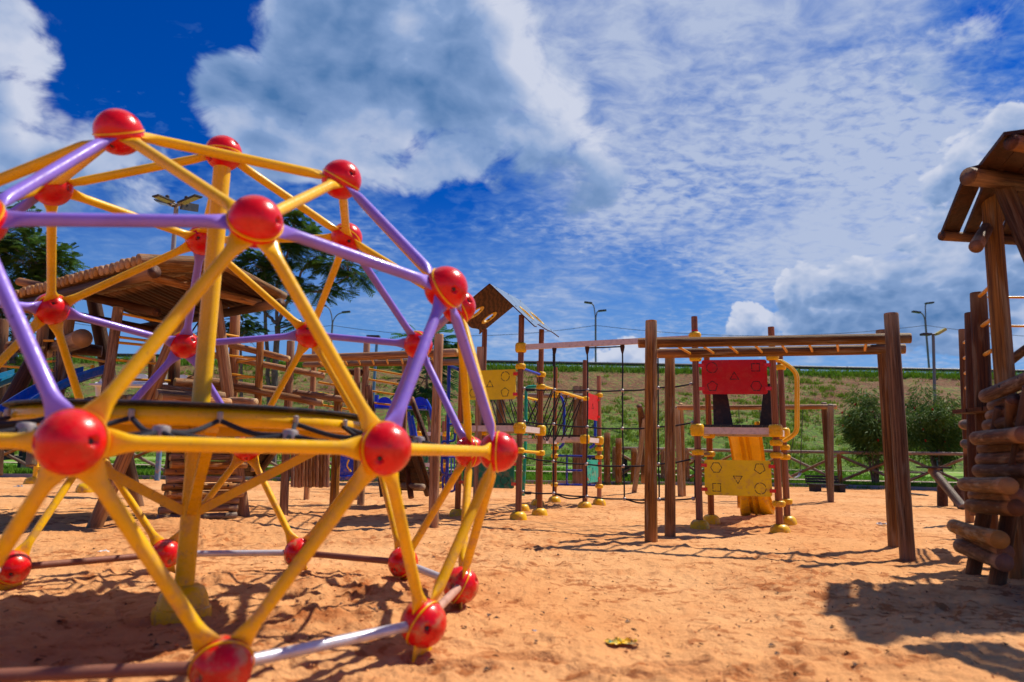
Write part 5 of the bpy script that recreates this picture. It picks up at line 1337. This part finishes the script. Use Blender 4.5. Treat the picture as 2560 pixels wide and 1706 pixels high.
for (x, y, s_, m_, lb, nm) in ((2206, 1313, .17, 'white', 'clear crumpled plastic bag on the sand left of the right monkey bar posts', 'plastic_bag'), (46, 1218, .22, 'slideteal', 'blue crumpled packet on the far left sand', 'packet'),
                               (150, 1202, .22, 'white', 'white scrap of plastic near the yellow foot cup', 'plastic_scrap'), (372, 1197, .18, 'white', 'white scrap of plastic at the left kerb', 'plastic_scrap'),
                               (258, 1388, .10, 'white', 'pale plastic scrap on the sand behind the near ball joint and brown bar', 'plastic_scrap'), (1336, 1585, .03, 'slideteal', 'tiny blue bottle cap left of the yellow wrapper', 'bottle_cap'),
                               (1524, 987, .4, 'white', None, None)):
    if lb is None: continue
    g = G(x, y); g.z = gz(g.x, g.y); crumple(lb, nm, g, s_, [m_], int(x), n=6, asp=.7, hgt=.35)
# twigs and dead leaves on the sand
b = MB(); q = random.Random(5)
for i in range(420):
    px, py = q.uniform(0, 2560), q.uniform(1215, 1690); g = G(px, py); z = gz(g.x, g.y) + .006; a = q.uniform(0, 3.14); L = q.uniform(.012, .05); d = V((math.cos(a), math.sin(a), q.uniform(-.1, .2))) * L
    if q.random() < .5: b.tube([V((g.x, g.y, z)), V((g.x, g.y, z + .004)) + d], .0018, 4)
    else: b.add([V((g.x, g.y, z)), V((g.x, g.y, z + .01)) + d * .5 + V((-d.y, d.x, 0)) * .3, V((g.x, g.y, z)) + d, V((g.x, g.y, z + .004)) + d * .5 - V((-d.y, d.x, 0)) * .3], [(0, 1, 2, 3)])
tag(b.build('twigs', 'plank', None, smooth=False), 'bits of twig and dead leaf strewn over the sand', 'twigs', kind='stuff')

# ------------------------------------------------------------------ lamps and wires
def street_lamp(label, base, ztop, sides, r=.09, mat='pole', group='street lamps beyond the bank', sc=1.0):
    T = thing('street_lamp', label, 'street lamp', base, group); b_ = V(base)
    bar('pole', b_, V((b_.x, b_.y, ztop)), r, T, mat)
    for (s, hi, reach) in sides:
        pts = [V((b_.x, b_.y, ztop - .3)), V((b_.x + s * .08 * sc, b_.y, ztop + hi * .35)), V((b_.x + s * reach * .45, b_.y, ztop + hi * .8)), V((b_.x + s * reach, b_.y, ztop + hi))]
        tube('arm', curve(pts, 5), r * .6, T, mat, 8)
        e = pts[-1]; d = V((s, 0, .12)).normalized(); w = d.cross(V((0, 1, 0)))
        MB().box(e + d * .28 * sc, (.75 * sc, .34 * sc, .14 * sc), (d, V((0, 1, 0)), w)).build('lamp_head', 'darkmetal', T, smooth=False)
Yl = 64
def lamp_at(label, px, ytop, sides):
    t_ = P(px, ytop, Yl); street_lamp(label, V((t_.x, t_.y, BZ - .4)), t_.z, sides)
    return V((t_.x, t_.y, P(px, 814, Yl).z))
w0 = lamp_at('two-armed street lamp on the crest above the pale beam of the rope net', 1489, 792, ((-1, 1.3, .42), (1, .55, .35)))
w1 = lamp_at('two-armed street lamp on the crest right of the monkey bars, taller of the pair there', 2313, 800, ((1, 1.6, .25), (-1, .7, .5)))
w2 = lamp_at('two-armed street lamp on the crest seen right of the big tree inside the dome', 831, 812, ((-1, 1.8, .75), (1, 1.2, .95)))
w3 = V((w2.x - 26, Yl, w2.z)); w4 = V((w1.x + 30, Yl, w1.z))
T = thing('power_line', 'thin overhead wire strung between the street lamps', 'power line', w0)
for a, c in ((w3, w2), (w2, w0), (w0, w1), (w1, w4)):
    tube('wire', [a.lerp(c, k / 10) - Z_ * 1.0 * 4 * (k / 10) * (1 - k / 10) for k in range(11)], .022, T, 'darkmetal', 5)
t_ = P(2333, 838, 26.5); T = thing('floodlight_pole', 'pole with two floodlight heads behind the red-flowered shrub', 'floodlight', (t_.x, t_.y, 0), 'floodlight poles')
g = P(2342, 1190, 26.5); mid_ = g.lerp(t_, .25); bar('pole', g, mid_, .07, T, 'bluepole'); bar('pole', mid_, t_, .055, T, 'pole')
bar('arm', t_ - V((.28, 0, 0)), t_ + V((.25, 0, .06)), .03, T, 'pole')
MB().box(t_ + V((.30, 0, .13)), (.40, .24, .10), (V((.85, 0, .5)), V((0, 1, 0)), V((-.5, 0, .85)))).build('lamp_head', 'beltyel', T, smooth=False)
MB().box(t_ + V((-.28, 0, .02)), (.36, .24, .08)).build('lamp_head', 'darkmetal', T, smooth=False)
t_ = P(943, 846, 27); T = thing('floodlight_pole', 'slim grey lamp pole on the lawn seen between dome struts', 'floodlight', (t_.x, t_.y, 0), 'floodlight poles')
bar('pole', V((t_.x - .1, t_.y, 0)), t_, .06, T, 'bluepole'); MB().box(t_ + V((-.15, 0, .05)), (.5, .3, .1)).build('lamp_head', 'darkmetal', T, smooth=False)
c = P(441, 512, 20); T = thing('floodlight_pole', 'tall pole with four spread panel lights above the playhouse roof', 'floodlight', (P(404, 1100, 20).x, 20, 0), 'floodlight poles')
g = P(398, 1150, 20); g.z = 0; gm_ = g.lerp(c, .3); bar('pole', g, gm_, .075, T, 'bluepole'); bar('pole', gm_, c, .065, T, 'palepole')
for (x0, y0, x1, y1, Yq) in ((430, 506, 388, 489, 19.2), (452, 509, 497, 490, 19.2), (428, 512, 394, 504, 20.8), (452, 514, 495, 521, 20.8)):
    a, e = P(x0, y0, 19.8), P(x1, y1, Yq); bar('arm', c, a, .035, T, 'palepole')
    d = (e - a).normalized(); s_ = V((0, 1, 0)); s_ = (s_ - d * s_.dot(d)).normalized()
    hd = MB().box((a + e) / 2, ((e - a).length, .24, .04), (d, s_, d.cross(s_))).build('light_panel', 'darkmetal', T, smooth=False)
    MB().box((a + e) / 2 - Z_ * .035, ((e - a).length * .86, .18, .015), (d, s_, d.cross(s_))).build('lens', 'glass', hd, smooth=False)
    MB().lathe([(.0, 0), (.06, 0), (.06, .10), (.03, .13), (0, .13)], a.lerp(e, .3) + Z_ * .03, 10).build('sensor', 'darkmetal', hd)

# ------------------------------------------------------------------ trees and shrubs
def frond(b, p, d, L, q, pairs=7, lw=.022, ll=.3):
    d = d.normalized(); s_ = d.cross(Z_); s_ = s_.normalized() if s_.length > .05 else V((1, 0, 0)); up_ = s_.cross(d); tw = q.uniform(-.6, .6); s_ = s_ * math.cos(tw) + up_ * math.sin(tw)
    for i in range(1, pairs + 1):
        t_ = i / pairs; c = p + d * L * t_ - Z_ * L * .28 * t_ * t_; l = L * ll * (1.1 - .7 * abs(t_ - .45))
        for k in (-1, 1):
            e = c + s_ * k * l + d * l * .35 - Z_ * l * .25; w = d * lw
            b.add([c - w, c + w, e + w * .6, e - w * .6], [(0, 1, 2, 3)])
def tree(label, base, segs, tips, nf, L, seed, leaf, r0, ground_z=0, group='trees behind the playground', jit=.5, name='tree', pairs=7):
    """segs: list of polylines with start and end radius; tips: ellipsoid clumps (centre, radii, weight)"""
    q = random.Random(seed); T = thing(name, label, 'tree', (base.x, base.y, ground_z), group)
    b = MB(); ends = []
    for pts, ra, rb in segs:
        pts = curve(pts, 4); n = len(pts); pts = [p + V((q.uniform(-.04, .04), q.uniform(-.04, .04), 0)) for p in pts]
        b.tube(pts, [ra + (rb - ra) * i / (n - 1) for i in range(n)], 8); ends.append((pts, rb))
    tips2 = []
    tot = sum(t_[2] for t_ in tips)
    for (c, rad, w) in tips:
        n = int(nf * w / tot); near = min((p for pts, _ in ends for p in pts), key=lambda p: (p - c).length)
        subs = []
        for k in range(max(4, n // 14)):
            v = V((q.gauss(0, 1), q.gauss(0, 1), q.gauss(0, 1))).normalized() * (q.random() ** .45); e = c + V((v.x * rad[0], v.y * rad[1], v.z * rad[2])); subs.append(e)
            m_ = (near + e) / 2 + V((q.uniform(-.1, .1), q.uniform(-.1, .1), q.uniform(0, .2))); b.tube([near, m_, e], [.03, .018, .007], 4, cap=False)
        for k in range(n):
            e = q.choice(subs); p = e + V((q.gauss(0, 1), q.gauss(0, 1), q.gauss(0, .6))) * jit * .35
            o_ = (p - c); d = V((o_.x, o_.y, o_.z * .5)).normalized() + V((q.uniform(-.7, .7), q.uniform(-.7, .7), q.uniform(-.4, .4))); tips2.append((p, d))
    b.build('trunk', 'bark', T)
    f = MB()
    for p, d in tips2: frond(f, p, d, L * q.uniform(.6, 1.25), q, pairs, L * .055)
    f.build('crown', leaf, T, smooth=False); return T
Y = 29
pp = lambda x, y, dy=0: P(x, y, Y + dy)
tree('tall feathery tree with two pale trunks seen through the middle of the dome', pp(685, 1150),
     [([pp(684, 1160), pp(683, 1000), pp(688, 900), pp(695, 815)], .16, .12), ([pp(672, 1160), pp(672, 1000), pp(668, 880), pp(661, 760), pp(662, 680)], .12, .05),
      ([pp(695, 815), pp(672, 790), pp(645, 765), pp(600, 735)], .08, .03), ([pp(695, 815), pp(715, 760), pp(740, 720), pp(760, 670), pp(800, 640)], .10, .03),
      ([pp(740, 720), pp(800, 730), pp(850, 705), pp(890, 680)], .06, .02), ([pp(695, 815), pp(690, 740), pp(700, 680), pp(730, 600), pp(735, 545)], .08, .03), ([pp(690, 825), pp(720, 815), pp(760, 812)], .04, .02)],
     [(pp(740, 560), (.8, .8, .7), 1.2), (pp(760, 610), (1.2, .9, .5), 1.0), (pp(640, 660), (1.2, 1, .6), 1.3), (pp(600, 700), (.8, .8, .5), .8), (pp(850, 660), (1.1, .9, .55), 1.2), (pp(890, 690), (.6, .6, .4), .5),
      (pp(700, 690), (1.0, .9, .5), .8), (pp(800, 720), (.9, .7, .5), .7), (pp(680, 740), (.9, .7, .4), .5), (pp(770, 810), (.6, .5, .25), .3), (pp(720, 620), (.8, .8, .6), .8)], 1750, .46, 3, 'leaf_mid', .15)
Y = 24
tree('dense dark green tree rising over the playhouse at the left edge', pp(20, 1130),
     [([pp(20, 1150), pp(25, 1000), pp(40, 850), pp(30, 700)], .18, .07), ([pp(40, 850), pp(90, 760), pp(120, 700)], .08, .03), ([pp(30, 800), pp(-60, 700), pp(-120, 620)], .09, .03)],
     [(pp(20, 560), (1.3, 1.2, .9), 1.4), (pp(90, 640), (1.2, 1.0, .8), 1.4), (pp(-60, 620), (1.3, 1, 1), 1), (pp(150, 665), (.7, .7, .5), .6), (pp(60, 720), (1.4, 1, .7), 1.1), (pp(130, 730), (.9, .8, .5), .7), (pp(-20, 800), (1.3, 1, .8), 1), (pp(-150, 700), (1.6, 1, 1.2), .8)],
     3000, .36, 8, 'leaf_mid', .18, jit=.6)
tree('low bushy tree on the lawn at the left edge below the slides', pp(60, 1000), [([pp(60, 1130), pp(60, 1000), pp(65, 930)], .10, .04)],
     [(pp(30, 930), (1.3, 1, .7), 1), (pp(120, 930), (1.0, .9, .5), .8), (pp(-80, 900), (1.4, 1, .9), .8)], 1100, .34, 21, 'leaf_bush', .1, jit=.6)
Y = 27
tree('small feathery tree peeking out behind the tall log post of the bridge', pp(600, 1000), [([pp(605, 1150), pp(604, 950), pp(600, 850)], .09, .04)],
     [(pp(598, 812), (.75, .6, .35), 1), (pp(625, 830), (.5, .5, .2), .5), (pp(572, 830), (.5, .5, .25), .5)], 300, .36, 31, 'leaf_dark', .1)
Y = 21
tree('young fern-leaved tree with a thin trunk behind the right post of the lighter monkey bars', pp(1072, 1170), [([pp(1076, 1180), pp(1073, 1080), pp(1066, 1000), pp(1075, 900), pp(1090, 840)], .06, .02)],
     [(pp(1110, 850), (.45, .4, .45), 1), (pp(1060, 950), (.42, .4, .5), 1.3), (pp(1050, 850), (.5, .4, .2), .5), (pp(1130, 900), (.3, .3, .5), .6), (pp(1065, 1000), (.35, .3, .3), .8)], 230, .52, 41, 'leaf_fern', .1, pairs=9)
def shrub(label, c, rad, seed, n=12000, red=26):
    q = random.Random(seed); T = thing('shrub', label, 'shrub', (c.x, c.y, .1), 'red-flowered shrubs by the fence'); b = MB(); f = MB(); fl = MB()
    for k in range(7):
        a = q.uniform(0, 6.28); e = c + V((math.cos(a) * rad[0] * .5, math.sin(a) * rad[1] * .5, rad[2] * .3)); b.tube([V((c.x + q.uniform(-.1, .1), c.y, .05)), (V((c.x, c.y, .6)) + e) / 2, e], [.05, .035, .015], 6)
    b.build('stem', 'bark', T)
    lob = []
    for k in range(46):
        v = V((q.gauss(0, 1), q.gauss(0, 1), q.gauss(0, .9) - .2)).normalized() * q.uniform(.3, 1.12); lob.append((c + V((v.x * rad[0], v.y * rad[1], v.z * rad[2])), q.uniform(.20, .42)))
    for k in range(n):
        o, r_ = q.choice(lob); v = V((q.gauss(0, 1), q.gauss(0, 1), q.gauss(0, .8))).normalized() * r_ * q.uniform(.5, 1.35); p = o + v - Z_ * q.uniform(0, .30)
        d = (V((v.x, v.y, 0)) * 1.2 + V((q.uniform(-.1, .1), q.uniform(-.1, .1), -q.uniform(.05, .35)))).normalized() * q.uniform(.08, .18); s_ = V((q.uniform(-1, 1), q.uniform(-1, 1), q.uniform(-1, 1))).normalized() * .020
        f.add([p - s_, p + s_, p + d + s_ * .4, p + d - s_ * .4], [(0, 1, 2, 3)])
        if k < red:
            o_ = p + v * .25 + Z_ * .08; fl.lathe([(.012, -.045), (.03, -.03), (.03, .03), (.012, .045)], o_, 7, (q.uniform(-.5, .5), q.uniform(-.5, .5), 1))
    f.build('foliage', 'leaf_bush', T, smooth=False); fl.build('flowers', 'flower', T)['kind'] = 'stuff'; return T
def px_ell(x0, y0, x1, y1, Y):
    a, b_ = P(x0, y0, Y), P(x1, y1, Y); return (a + b_) / 2, (abs(b_.x - a.x) / 2, abs(b_.x - a.x) / 2.3, abs(a.z - b_.z) / 2)
c, rd = px_ell(2112, 978, 2245, 1140, 24); shrub('drooping dark green shrub with a few red flowers left of the right monkey bar posts', c, rd, 5)
c, rd = px_ell(2248, 978, 2425, 1140, 24.5); shrub('drooping green shrub dotted with red flowers right of the monkey bars', c, rd, 6, 15000, 44)

S.render.engine = 'CYCLES'
